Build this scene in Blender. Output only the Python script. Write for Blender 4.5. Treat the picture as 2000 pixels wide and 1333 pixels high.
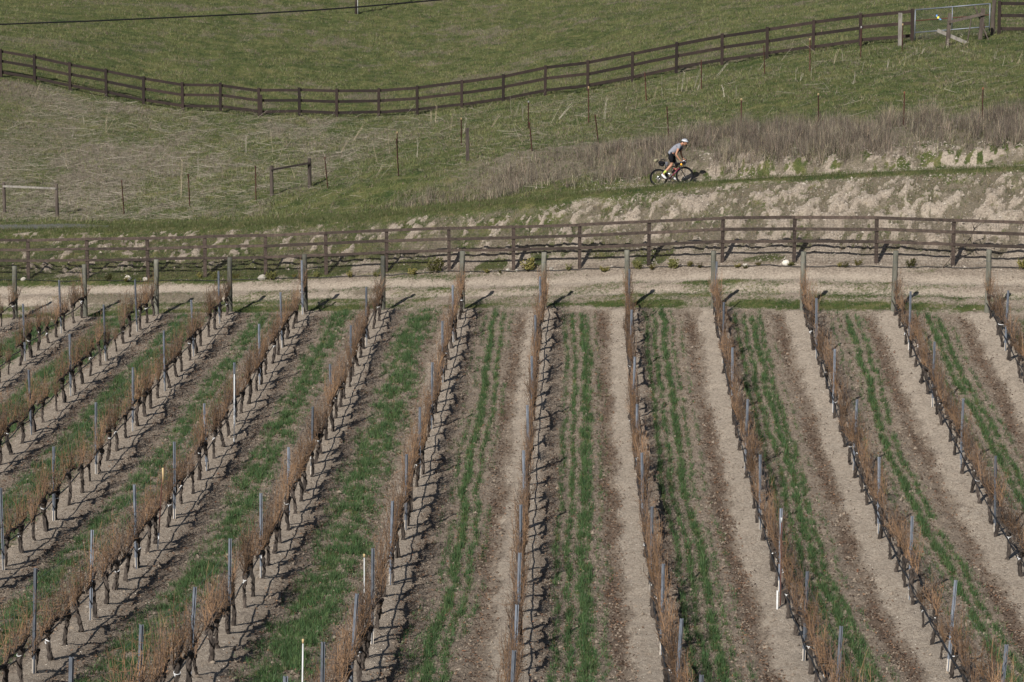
import bpy, math, random
import numpy as np
from mathutils import Vector, Matrix
random.seed(7); rng = np.random.default_rng(7)
R = math.radians
scn = bpy.context.scene
for o in list(bpy.data.objects): bpy.data.objects.remove(o)
C = scn.collection

# ------------------------------------------------------------------ camera, sky, sun, exposure
HC = 17.0                                        # eye height above the vineyard floor's datum
FPX, Y0 = 5620.0, -294.0                         # focal length and horizon in photo pixels (2000 wide)
TH = math.atan((666.5 - Y0) / FPX); PSI = math.atan(146 * math.cos(TH) / FPX)
cam_d = bpy.data.cameras.new('camera'); cam = bpy.data.objects.new('camera', cam_d); C.objects.link(cam)
cam_d.sensor_width = 36; cam_d.lens = FPX / 2000 * 36; cam_d.clip_start = 0.5; cam_d.clip_end = 6000
cam.location = (0, 0, HC); cam.rotation_euler = (math.pi / 2 - TH, 0, PSI)
scn.camera = cam
SUN_AZ, SUN_EL = R(25), R(37)                    # azimuth the shadows run to (from +Y to +X), elevation
w = bpy.data.worlds.new('World'); scn.world = w; w.use_nodes = True
nt = w.node_tree; bgn = nt.nodes['Background']; sky = nt.nodes.new('ShaderNodeTexSky')
sky.sky_type = 'NISHITA'; sky.sun_disc = False; sky.sun_elevation = SUN_EL; sky.sun_rotation = SUN_AZ + math.pi
nt.links.new(sky.outputs[0], bgn.inputs[0]); bgn.inputs[1].default_value = 0.05
sd = bpy.data.lights.new('sun', 'SUN'); sd.energy = 5.0; sd.angle = R(0.5); sd.color = (1, 0.965, 0.92)
sun = bpy.data.objects.new('sun', sd); C.objects.link(sun); sun.location = (-30, -30, 80)
sun.rotation_euler = Vector((math.sin(SUN_AZ) * math.cos(SUN_EL), math.cos(SUN_AZ) * math.cos(SUN_EL), -math.sin(SUN_EL))).to_track_quat('-Z', 'Y').to_euler()
scn.view_settings.view_transform = 'Standard'; scn.view_settings.look = 'None'
scn.view_settings.gamma = 1; scn.view_settings.use_curve_mapping = False; scn.view_settings.exposure = 0.6

# ------------------------------------------------------------------ maths of the place
FW = np.array([-math.sin(PSI) * math.cos(TH), math.cos(PSI) * math.cos(TH), -math.sin(TH)])
RT = np.array([math.cos(PSI), math.sin(PSI), 0.0]); UP = np.cross(RT, FW)
def proj(X, Y, Z):
    P = np.stack([X, Y, Z - HC], -1); d = np.maximum(P @ FW, 1e-3)
    return 1000 + FPX * (P @ RT) / d, 666.5 - FPX * (P @ UP) / d
def ray(px, py):
    return FW + RT * ((px - 1000) / FPX) - UP * ((py - 666.5) / FPX)
def at_y(px, py, Y):
    r = ray(px, py); t = Y / r[1]; return np.array([r[0] * t, Y, HC + r[2] * t])
def hash2(ix, iy, s):
    h = (ix.astype(np.int64) * 374761393 + iy.astype(np.int64) * 668265263 + s * 1442695041) & 0x7fffffff
    h = ((h ^ (h >> 13)) * 1274126177) & 0x7fffffff
    return ((h ^ (h >> 16)) & 0xffffff) / float(0xffffff)
def vnoise(x, y, s=0):
    x = np.asarray(x, float); y = np.asarray(y, float)
    ix = np.floor(x); iy = np.floor(y); fx = x - ix; fy = y - iy
    fx = fx * fx * (3 - 2 * fx); fy = fy * fy * (3 - 2 * fy)
    a = hash2(ix, iy, s); b = hash2(ix + 1, iy, s); c = hash2(ix, iy + 1, s); d = hash2(ix + 1, iy + 1, s)
    return (a * (1 - fx) + b * fx) * (1 - fy) + (c * (1 - fx) + d * fx) * fy
def fbm(x, y, s=0, o=4):
    r = 0; a = 0.5; t = 0
    for k in range(o):
        r = r + a * vnoise(x * 2 ** k, y * 2 ** k, s + 17 * k); t += a; a *= 0.5
    return r / t
def sstep(a, b, x):
    t = np.clip((np.asarray(x, float) - a) / (b - a), 0, 1); return t * t * (3 - 2 * t)

# vine rows: parallel, a little bowed
X8, ROW_S, POST_L = 1.445, 2.95, 6.508
CO = [-16.853, 0.015, 0.181, 1.704, 1.125, -0.064, 0.256, 0.427, -0.356]
ROW_YE = {2: 102.2, 3: 102.5, 4: 103.1, 5: 95.9, 6: 95.6, 7: 96.1, 8: 96.1, 9: 96.5, 10: 96.4, 11: 90.2, 0: 104.5, 1: 103.2, 12: 89.6}
def bend(Y):
    v = (np.clip(Y, 30, 112) - 75) / 25; return -0.1153 * v + 0.1479 * v * v + 0.0262 * v ** 3
def row_x(i, Y): return X8 + (i - 8) * ROW_S + bend(Y)
def row_u(X, Y): return (X - bend(Y) - X8) / ROW_S + 8          # fractional row index
def vine_z(X, Y):
    u = np.clip(X, -26, 24) / 20; v = (np.clip(Y, 40, 112) - 75) / 25
    return HC + CO[0] + CO[1]*u + CO[2]*v + CO[3]*u*v + CO[4]*v*v + CO[5]*u*u + CO[6]*u*v*v + CO[7]*u*u*v + CO[8]*v**3
def y_end(X): return 101.6 - 7.6 * (np.clip(X, -40, 32) + 4.45) / 17.7
def y_fence(X): return y_end(X) + 5.0
def y_track(X): return y_fence(X) + np.interp(X, [-22, -10, -2, 6, 20], [8.0, 6.6, 5.4, 7.9, 8.6])
def y_tline(X): return y_track(X) + np.interp(X, [-22, -8, 4, 20], [5.0, 6.0, 7.0, 7.0])
def y_upper(X): return np.interp(X, [-30, -8, 6, 26], [159, 154, 143, 134])
XL = np.linspace(-46, 46, 369)
def line(pts, yfun):
    xs, zs = [], []
    for px, py in pts:
        Y = 115.0
        for _ in range(25): Y = 0.5 * Y + 0.5 * float(yfun(at_y(px, py, Y)[0]))
        p = at_y(px, py, Y); xs.append(p[0]); zs.append(p[2])
    z = np.interp(XL, xs, zs)
    k = np.exp(-0.5 * (np.arange(-14, 15) * 0.25 / 1.0) ** 2); k /= k.sum()
    z = np.convolve(np.pad(z, 14, mode='edge'), k, mode='valid')
    return lambda X: np.interp(X, XL, z)
FENCE_PX = [(-60,545),(56,546),(171,543),(289,544),(401,540),(519,540),(637,535),(755,530),(877,527),(1003,528),(1132,522),(1267,517),(1411,510),(1551,509),(1711,513),(1861,519),(2012,524)]
UPPER_PX = [(2,146),(68,161),(137,177),(208,194),(281,206),(357,213),(431,219),(506,225),(585,230),(658,231),(740,228),(815,220),(902,213),(983,203),(1065,191),(1148,177),(1235,162),(1321,146),(1410,128),(1498,114),(1588,103),(1680,93),(1781,83)]
z_fence = line(FENCE_PX, y_fence)
z_track = line([(-80,447),(0,447),(300,443),(500,436),(700,424),(900,404),(1100,380),(1315,358),(1500,346),(1700,335),(2060,320)], y_track)
z_tline = line([(-60,420),(8,416),(112,424),(243,418),(371,405),(500,391),(640,369),(778,345),(1038,298),(1168,281),(1305,266),(1447,255),(1597,246),(1765,240),(1918,236),(2100,232)], y_tline)
z_upper = line([(-70,132)] + UPPER_PX + [(1940,71),(2010,66),(2080,62)], y_upper)
def pchip(xk, yk, x):
    h = np.diff(xk); d = np.diff(yk) / h; m = np.zeros_like(yk)
    w1 = 2 * h[1:] + h[:-1]; w2 = h[1:] + 2 * h[:-1]; same = d[1:] * d[:-1] > 0
    with np.errstate(divide='ignore', invalid='ignore'):
        hm = (w1 + w2) / (w1 / d[:-1] + w2 / d[1:])
    m[1:-1] = np.where(same, hm, 0); m[0] = d[0]; m[-1] = d[-1]
    i = np.clip(np.searchsorted(xk, x) - 1, 0, len(h) - 1); t = (x - xk[i]) / h[i]
    return (yk[i]*(1+2*t)*(1-t)**2 + h[i]*m[i]*t*(1-t)**2 + yk[i+1]*t*t*(3-2*t) + h[i]*m[i+1]*t*t*(t-1))
def column(X, Ys):
    ye, yf, yt, yl, yu = (float(f(X)) for f in (y_end, y_fence, y_track, y_tline, y_upper))
    zf, zt, zl, zu = (float(f(X)) for f in (z_fence, z_track, z_tline, z_upper))
    rt = float(sstep(-4, 8, X))                       # the cut above the track grows to the right
    k = [(-60, HC - 1.2), (3, HC - 1.7), (20, HC - 8.5)]
    k += [(y, float(vine_z(X, y))) for y in (40, 47, 54, 61, 68, 75, 82)]
    k += [(ye - 5.5, float(vine_z(X, ye - 5.5))), (ye + 0.3, float(vine_z(X, ye + 0.3)))]
    rise = zt - zf; wb = yt - 1.1 - yf
    k += [(ye + 3.2, 0.35 * float(vine_z(X, ye + 0.3)) + 0.65 * zf - 0.08), (yf + 0.1, zf)]
    k += [(yf + 0.1 + wb * 0.3, zf + rise * 0.42), (yf + 0.1 + wb * 0.65, zf + rise * 0.82), (yt - 1.0, zt + 0.09)]
    k += [(yt - 0.55, zt - 0.10 * rt), (yt + 0.9, zt - 0.10 * rt), (yt + 1.9, zt + 0.04 + 0.36 * rt)]
    k += [(yl, zl), (yu, zu)]
    zh = float(np.interp(X, [-30, -8, 8, 26], [8.4, 7.0, 7.6, 10.2]))
    k += [(204, zh), (320, zh + 10), (620, zh + 48), (1000, zh + 75), (2600, zh + 90)]
    k = np.array(k); return pchip(k[:, 0], k[:, 1], Ys)
# grid axes of the one ground sheet
gx = np.concatenate([-np.geomspace(900, 27, 26), np.arange(-26.5, 26.51, 0.11), np.geomspace(27, 900, 26)])
gy = np.concatenate([np.linspace(-60, 40, 26)[:-1], np.arange(40, 124, 0.2), np.arange(124, 172, 0.34), np.arange(172, 215, 0.7), np.geomspace(216, 2600, 34)])
XB = np.unique(np.concatenate([np.linspace(-46, 46, 185), [-900, 900]]))
cols = np.array([column(float(np.clip(x, -46, 46)), gy) for x in XB])
i = np.clip(np.searchsorted(XB, gx) - 1, 0, len(XB) - 2); t = ((gx - XB[i]) / (XB[i+1] - XB[i]))[:, None]
GZ = cols[i] * (1 - t) + cols[i+1] * t                           # [x, y]
GX, GY = np.meshgrid(gx, gy, indexing='ij')
BASE = GZ.copy()
PX, PY = proj(GX, GY, GZ)
# ---- zones
def zones(X, Y):
    """fields that say what covers the ground at a place (plain colours and cover, no light)"""
    ye = y_end(X); yf = y_fence(X); yt = y_track(X); yl = y_tline(X); yu = y_upper(X)
    vin = 1 - sstep(-0.25, 0.45, Y - ye + 0.3 * (vnoise(X * 1.3, Y, 5) - 0.5))
    u = row_u(X, Y); j = np.floor(u); f = (u - j) * ROW_S                   # metres right of row j
    return ye, yf, yt, yl, yu, vin, u, j, f
DR = {}                                                                # drilled grass lines of each aisle: (offset, width, strength)
for j in range(-2, 14):
    q = random.Random(j * 7 + 3)
    if j <= 1: L = [(1.2, .3, .85), (1.6, .35, .9), (2.0, .3, .7)]
    elif j == 2: L = [(1.15, .28, .8), (1.55, .3, .9), (1.95, .25, .6)]
    elif j == 3: L = [(1.1, .16, .8), (1.4, .16, .9), (1.8, .15, .55), (.85, .1, .3)]
    elif j == 4: L = [(1.05, .12, .55), (1.35, .18, .9), (1.65, .17, .9), (1.95, .12, .5)]
    elif j == 5: L = [(.8, .14, .5), (1.1, .2, .8), (1.4, .24, 1.), (1.7, .2, .9), (2.0, .14, .5)]
    elif j == 6: L = [(.72, .07, .35), (.98, .08, .5), (1.28, .13, .97), (1.62, .09, .7), (1.9, .07, .4)]
    elif j == 7: L = [(.86, .07, .7), (1.14, .08, .92), (1.46, .12, 1.), (1.62, .08, .75), (1.9, .06, .45), (2.1, .05, .3)]
    elif j == 8: L = [(.66, .07, .8), (.92, .08, .85), (1.24, .12, 1.), (1.52, .07, .55), (1.82, .06, .4)]
    elif j == 9: L = [(.64, .075, .85), (.92, .08, .9), (1.22, .11, 1.), (1.46, .09, .75), (1.78, .06, .4)]
    elif j == 10: L = [(.76, .06, .5), (1.02, .06, .45), (1.32, .13, 1.), (1.64, .09, .75), (1.88, .05, .3)]
    else: L = [(.8, .08, .5), (1.14, .12, .95), (1.42, .12, .85), (1.76, .08, .5)]
    DR[j] = L
def aisle_grass(X, Y):
    u = row_u(X, Y); j = np.floor(u); f = (u - j) * ROW_S; g = np.zeros_like(f)
    ff = f + 0.12 * (vnoise(Y * 0.55, j, 31) - 0.5) + 0.06 * (vnoise(Y * 1.4, j, 32) - 0.5) + 0.3 * (vnoise(Y * 0.09, j, 33) - 0.5)
    for jj, L in DR.items():
        m = j == jj
        if not m.any(): continue
        acc = np.zeros(m.sum()); Ym = Y[m]; fm = ff[m]
        near = np.interp(Ym, [45, 60, 80, 98], [1.6, 1.45, 1.3, 1.15])
        for n, (c, wd, a) in enumerate(L):
            pat = sstep(0.58 - 0.68 * a, 0.80 - 0.68 * a, fbm(Ym * 0.5, np.full(Ym.shape, jj * 9.1 + n * 3.3), 41, 3))
            gap = sstep(0.22, 0.42, vnoise(Ym * 2.6, np.full(Ym.shape, jj * 5.7 + n * 2.1), 57))
            near_ = near if jj <= 5 else near * .74
            acc = np.maximum(acc, a * pat * (0.5 + 0.5 * gap) * np.exp(-0.5 * ((fm - c) / (wd * 0.55 * near_)) ** 2))
        if jj <= 5: acc = acc * (.3 + .7 * sstep(.3, .58, fbm(Ym * 2.2, fm * 4 + jj * 5, 58, 3)))
        g[m] = acc
    ye = y_end(X)
    return g * (1 - sstep(-0.8, 0.3, Y - ye + 1.6 * (vnoise(X * 1.1, Y * .3, 61) - 0.6)))
def litter_d(X, Y):
    u = row_u(X, Y); j = np.floor(u); f = (u - j) * ROW_S
    f2 = f + 0.2 * (vnoise(Y * 0.5, j, 71) - 0.5) + .2 * (vnoise(X * 3, Y * 1.6, 74) - .5)
    wj = 0.5 + 0.6 * sstep(4.5, 6.5, j)
    a = np.exp(-0.5 * ((f2 - 2.13) / 0.17) ** 2) * (0.6 + 0.4 * sstep(0.3, 0.6, vnoise(Y * 0.4, j, 72))) * wj
    b = 0.7 * np.exp(-0.5 * ((f2 - 0.6) / 0.2) ** 2) * (0.4 + 0.6 * vnoise(Y * 0.6, j, 73))
    c = 0.24 * sstep(.4, .7, f2) * (1 - sstep(2.2, 2.4, f2))
    return np.clip(np.maximum(np.maximum(a, b), c), 0, 1) * (1 - sstep(-0.6, 0.1, Y - y_end(X)))
def road_grass(X, Y):
    o = Y - y_end(X) + 0.5 * (fbm(X * 0.25, Y * 0.2, 81, 2) - 0.5)
    a = np.exp(-0.5 * ((o - 0.75) / (.22 + .3 * vnoise(X * .4, Y * .1, 87))) ** 2) * (0.35 + 0.65 * sstep(0.3, 0.55, fbm(X * 0.5, Y * 0.5, 82, 3)))
    b = 0.6 * np.exp(-0.5 * ((o - 1.75) / 0.35) ** 2) * sstep(0.36, 0.58, fbm(X * 0.3, Y * 0.6, 83, 3))
    c = 0.36 * sstep(0.46, 0.68, fbm(X * .5, Y * 1.2, 84, 4)) * sstep(0.9, 1.4, o) * (1 - sstep(3.0, 3.4, o)) + .4 * np.exp(-0.5 * ((o - 2.98) / 0.22) ** 2) * sstep(.4, .6, fbm(X * .4, Y, 85, 3)) + .5 * np.exp(-0.5 * ((o - 4.5) / 0.3) ** 2) * sstep(np.interp(X, [-16, -4], [.3, .55]), np.interp(X, [-16, -4], [.5, .75]), fbm(X * .5, Y, 86, 3))
    return np.clip(np.maximum(np.maximum(a, b), c), 0, 1)
def bank_bare(X, Y):
    """bare, chalky patches of the bank: slanting scrapes, more of them to the right"""
    e = Y - y_fence(X); s = X * 1.55 - e * 0.95; q = X * 0.4 + e * 0.9
    n = 0.36 * fbm(s * 1.4, q * 0.9, 91, 4) + .04 + 0.34 * fbm(s * 4.6, q * 2.8, 93, 3) + 0.26 * fbm(X * 5.0, Y * 2.4, 92, 3)
    th = np.interp(X, [-25, -14, -4, 4, 10, 22], [0.61, 0.595, 0.575, 0.552, 0.54, 0.532])
    return sstep(th - 0.025, th + 0.03, n)
def green_cover(X, Y):
    ye, yf, yt, yl, yu, vin, u, j, f = zones(X, Y)
    g = aisle_grass(X, Y) * 0.85
    g = np.maximum(g, road_grass(X, Y) * 0.9 * (1 - vin))
    # strip at the fence foot: green on the left, bare on the right
    ff = sstep(-0.7, 0.3, Y - yf + np.interp(X, [-14, -6], [.5, -.3])) * (1 - sstep(0.2, 0.6, Y - yf - 2.4))
    foot = ff * sstep(np.interp(X, [-22, -12, -5, 14], [0.22, 0.42, 0.56, 0.62]), np.interp(X, [-22, -12, -5, 14], [0.35, 0.55, 0.68, 0.74]), fbm(X * 0.4, Y * 0.55, 95, 3))
    g = np.maximum(g, foot)
    up = sstep(0.4, 1.4, Y - yf)
    bank = up * (1 - sstep(-1.6, -0.9, Y - yt))
    g = np.where(bank > 0.01, np.maximum(g * (1 - bank), bank * (1 - bank_bare(X, Y)) * np.clip(np.interp(X, [-20, -6, 2, 14], [0.9, 0.75, 0.5, 0.42]) + 1.5 * (fbm(X * 1.3, Y * .9, 96, 3) - .5), 0, 1)), g)
    lip = np.where(Y < yt - 1.15, np.exp(-0.5 * ((Y - yt + 1.15) / (.3 + .7 * vnoise(X * .6, Y * .1, 116))) ** 2), np.exp(-0.5 * ((Y - yt + 1.15) / .28) ** 2)) * 0.95
    trk = np.exp(-0.5 * ((Y - yt - 0.1) / 0.9) ** 2) * (1 - sstep(-2, 3, X)) * .9
    cut = sstep(0.1, 0.7, Y - yt) * (1 - sstep(2.2, 3.6, Y - yt)) * sstep(-3, 6, X)
    fld = sstep(0.4, 1.2, Y - yt)
    g = np.where(fld > 0.01, np.maximum(g, fld * (0.93 - 0.85 * cut * sstep(0.40, 0.52, 0.35 * fbm(X * 1.4, Y * .9, 97, 4) + 0.65 * fbm(X * 5, Y * 2.6, 98, 3)))), g)
    return np.clip(np.maximum(np.maximum(g, lip), trk), 0, 1)
def dry_cover(X, Y):
    """straw and dead thatch"""
    ye, yf, yt, yl, yu, vin, u, j, f = zones(X, Y)
    px, py = proj(X, Y, np.full_like(X, 2.5)); 
    inf = sstep(0.5, 3, Y - yt) * (1 - sstep(-1.5, 0.2, Y - yu))
    d = inf * (np.interp(X, [-26, -15, -5], [.5, .34, 0]) + (1 - np.interp(X, [-26, -15, -5], [.5, .34, 0])) * sstep(0.36, 0.66, .55 * fbm(X * 0.25, Y * 0.12, 101, 4) + .45 * fbm(X * 1.3, Y * .5, 102, 3))) * np.interp(X, [-26, -14, -7, 6, 24], [1.0, 0.8, 0.5, 0.42, 0.38])
    hill = sstep(-0.2, 0.6, Y - yu)
    d = np.maximum(d, hill * 0.7 * sstep(0.46, 0.66, .45 * fbm(X * 0.3, Y * 0.3, 103, 4) + .55 * fbm(X * .8, Y * .95, 104, 4)))
    road = (1 - vin) * (1 - sstep(-0.6, 0.0, Y - yf)) * np.exp(-0.5 * ((Y - ye - 2.7) / 0.5) ** 2) * sstep(0.35, 0.6, fbm(X * .3, Y * .5, 105, 3)) * np.interp(X, [-20, -8, 0, 10], [.9, .9, .35, .2])
    bk = sstep(0.3, 1.2, Y - yf) * (1 - sstep(-2.2, -1.3, Y - yt)) * (1 - bank_bare(X, Y)) * np.clip(np.interp(X, [-20, -6, 2, 14], [0.3, 0.55, 0.8, 0.9]) + .9 * (fbm(X * .9, Y * .9, 107, 4) - .5), 0, 1)
    cutd = sstep(0.6, 1.2, Y - yt) * (1 - sstep(2.6, 4, Y - yt)) * sstep(-3, 5, X) * .8 * sstep(.42, .6, fbm(X * 2, Y * 1.2, 108, 3)); bk = np.maximum(bk, cutd)
    weeds = sstep(2.0, 3.2, Y - yt) * (1 - sstep(0.0, 1.2, Y - yl)) * sstep(-9, -3, X) * 0.8
    return np.clip(np.maximum(np.maximum(np.maximum(d, road), bk), weeds), 0, 1)
def pale_soil(X, Y):
    ye, yf, yt, yl, yu, vin, u, j, f = zones(X, Y)
    berm = vin * (sstep(2.33, 2.48, f + .22 * (vnoise(Y * .8, j, 112) - .5) + .22 * (vnoise(X * 3, Y * 2.2, 115) - .5)) + (1 - sstep(0.2, 0.45, f))) * np.interp(u, [4, 7], [.5, .74])
    o_ = Y - ye + .25 * (fbm(X * .3, Y * .1, 113, 2) - .5); road = (1 - vin) * (1 - sstep(-0.4, 0.4, Y - yf)) * np.clip(0.3 + 0.6 * np.exp(-0.5 * ((o_ - 3.65) / 0.3) ** 2) + 0.6 * np.exp(-0.5 * ((o_ - 2.35) / 0.22) ** 2) + .8 * (fbm(X * .25, Y * 2.2, 114, 4) - .5), 0, 1)
    bank = sstep(-0.3, 0.5, Y - yf) * (np.interp(X, [-18, 4], [.2, .45]) + 0.5 * vnoise(X * .9, Y * .9, 111))
    return np.clip(np.maximum(np.maximum(berm, road), bank), 0, 1)
# ---- relief
ye, yf, yt, yl, yu, vin, u, jj, f = zones(GX, GY)
near = (np.abs(GX) < 28) & (GY > 38) & (GY < 125)
rel = np.zeros_like(GZ)
d_row = np.abs(u - np.round(u)) * ROW_S
rel += vin * (0.10 * np.exp(-0.5 * (d_row / 0.33) ** 2))
clod = (fbm(GX * 3.6, GY * 2.4, 121, 3) - 0.5) * 0.15 + (vnoise(GX * 8, GY * 2.5, 123) - 0.5) * 0.085
rel += vin * clod * (0.35 + 0.65 * sstep(0.3, 0.7, d_row)) * near
rel -= vin * 0.06 * np.exp(-0.5 * ((f - 2.15) / 0.14) ** 2)
rel += vin * near * (fbm(GX * 1.8, GY * .9, 124, 3) - .5) * .1
rut = (np.exp(-0.5 * ((GY - ye - 3.6) / 0.22) ** 2) + np.exp(-0.5 * ((GY - ye - 2.3) / 0.22) ** 2))
rel -= (1 - vin) * 0.09 * rut * (GY < yf)
rel += (1 - vin) * (GY < yf) * ((fbm(GX * 1.2, GY * 2.2, 125, 3) - 0.5) * 0.09 + (vnoise(GX * 5, GY * 3, 126) - .5) * .04)
bk = sstep(0.3, 1.3, GY - yf) * (1 - sstep(-2.9, -1.5, GY - yt))
bb = bank_bare(GX, GY)
rel += bk * (0.20 * bb * (0.3 + fbm(GX * 2.6, GY * 1.8, 127, 3)) + 0.30 * (fbm(GX * 0.9, GY * 0.9, 128, 4) - 0.5) + 0.16 * (vnoise(GX * 3.4, GY * 2.4, 129) - 0.5) + 0.10 * (vnoise(GX * 6.5, GY * 4, 130) - 0.5) - 0.05)
cut = sstep(1.0, 1.7, GY - yt) * (1 - sstep(2.6, 3.6, GY - yt)) * sstep(-4, 5, GX)
rel += cut * (fbm(GX * 1.7, GY * 1.2, 131, 4) - 0.45) * 0.6
fl = sstep(2.5, 5, GY - yt) * (1 - sstep(215, 260, GY))
rel += fl * ((fbm(GX * 0.35, GY * 0.25, 133, 4) - 0.5) * 0.42 + (fbm(GX * 1.4, GY * 0.9, 134, 3) - 0.5) * 0.2 + (vnoise(GX * 3.1, GY * 1.3, 136) - .5) * .1)
rel += sstep(150, 400, GY) * (fbm(GX * 0.02, GY * 0.015, 135, 3) - 0.5) * np.interp(GY, [150, 300, 600, 2600], [0, 0.3, 8, 30])
GZ = GZ + rel
def ground(X, Y):
    X = np.asarray(X, float); Y = np.asarray(Y, float)
    i = np.clip(np.searchsorted(gx, X) - 1, 0, len(gx) - 2); j = np.clip(np.searchsorted(gy, Y) - 1, 0, len(gy) - 2)
    a = (X - gx[i]) / (gx[i+1] - gx[i]); b = (Y - gy[j]) / (gy[j+1] - gy[j])
    return (GZ[i, j]*(1-a) + GZ[i+1, j]*a)*(1-b) + (GZ[i, j+1]*(1-a) + GZ[i+1, j+1]*a)*b
def G(x, y): return float(ground(np.array([x]), np.array([y]))[0])
def on_ground(px, py, y_from=38.0, y_to=420.0):
    r = ray(px, py); Ys = np.arange(y_from, y_to, 0.1); t = Ys / r[1]
    X = r[0] * t; Z = HC + r[2] * t; below = Z <= ground(X, Ys)
    k = int(np.argmax(below)) if below.any() else len(Ys) - 1
    return Vector((X[k], Ys[k], float(ground(X[k:k+1], Ys[k:k+1])[0])))

# ------------------------------------------------------------------ materials
def mat(name, col, rough=0.85, noise=None, metal=0.0, bump=0.0, bscale=40, spec=0.3, stretch=(1, 1, 1), gen=False):
    m = bpy.data.materials.new(name); m.use_nodes = True; n = m.node_tree; b = n.nodes['Principled BSDF']
    b.inputs['Roughness'].default_value = rough; b.inputs['Metallic'].default_value = metal
    b.inputs['Specular IOR Level'].default_value = spec; b.inputs['Base Color'].default_value = (*col, 1)
    if noise or bump:
        tc = n.nodes.new('ShaderNodeTexCoord'); mp = n.nodes.new('ShaderNodeMapping'); mp.inputs['Scale'].default_value = stretch
        n.links.new(tc.outputs['Object'], mp.inputs[0])
    if noise:
        col2, sc = noise
        tx = n.nodes.new('ShaderNodeTexNoise'); tx.inputs['Scale'].default_value = sc; tx.inputs['Detail'].default_value = 6; tx.inputs['Roughness'].default_value = 0.65
        n.links.new(mp.outputs[0], tx.inputs['Vector'])
        rp = n.nodes.new('ShaderNodeValToRGB'); rp.color_ramp.elements[0].position = 0.35; rp.color_ramp.elements[1].position = 0.68
        rp.color_ramp.elements[0].color = (*col, 1); rp.color_ramp.elements[1].color = (*col2, 1)
        oi = n.nodes.new('ShaderNodeObjectInfo'); ad = n.nodes.new('ShaderNodeVectorMath'); ad.operation = 'ADD'
        mu = n.nodes.new('ShaderNodeVectorMath'); mu.operation = 'SCALE'; mu.inputs['Scale'].default_value = 37.0
        cb = n.nodes.new('ShaderNodeCombineXYZ')
        for k in range(3): n.links.new(oi.outputs['Random'], cb.inputs[k])
        n.links.new(cb.outputs[0], mu.inputs[0]); n.links.new(mp.outputs[0], ad.inputs[0]); n.links.new(mu.outputs[0], ad.inputs[1]); n.links.new(ad.outputs[0], tx.inputs['Vector'])
        hs = n.nodes.new('ShaderNodeHueSaturation'); mr = n.nodes.new('ShaderNodeMapRange')
        mr.inputs['To Min'].default_value = 0.65; mr.inputs['To Max'].default_value = 1.3
        n.links.new(oi.outputs['Random'], mr.inputs['Value']); n.links.new(mr.outputs[0], hs.inputs['Value'])
        n.links.new(tx.outputs[0], rp.inputs[0]); n.links.new(rp.outputs[0], hs.inputs['Color']); n.links.new(hs.outputs[0], b.inputs['Base Color'])
    if bump:
        t2 = n.nodes.new('ShaderNodeTexNoise'); t2.inputs['Scale'].default_value = bscale; t2.inputs['Detail'].default_value = 4
        n.links.new(mp.outputs[0], t2.inputs['Vector'])
        bp = n.nodes.new('ShaderNodeBump'); bp.inputs['Strength'].default_value = bump; bp.inputs['Distance'].default_value = 0.02
        n.links.new(t2.outputs[0], bp.inputs['Height']); n.links.new(bp.outputs[0], b.inputs['Normal'])
    return m
def tint_mat(name, rough=0.8, transl=0.25, spec=0.15):
    """colour of each blade, stalk or leaf comes from the mesh attribute 'tint'"""
    m = bpy.data.materials.new(name); m.use_nodes = True; n = m.node_tree; b = n.nodes['Principled BSDF']
    at = n.nodes.new('ShaderNodeAttribute'); at.attribute_name = 'tint'
    b.inputs['Roughness'].default_value = rough; b.inputs['Specular IOR Level'].default_value = spec
    n.links.new(at.outputs['Color'], b.inputs['Base Color'])
    if transl:
        tr = n.nodes.new('ShaderNodeBsdfTranslucent'); mx = n.nodes.new('ShaderNodeMixShader'); mx.inputs[0].default_value = transl
        n.links.new(at.outputs['Color'], tr.inputs[0]); n.links.new(b.outputs[0], mx.inputs[1]); n.links.new(tr.outputs[0], mx.inputs[2])
        n.links.new(mx.outputs[0], n.nodes['Material Output'].inputs[0])
    return m
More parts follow.
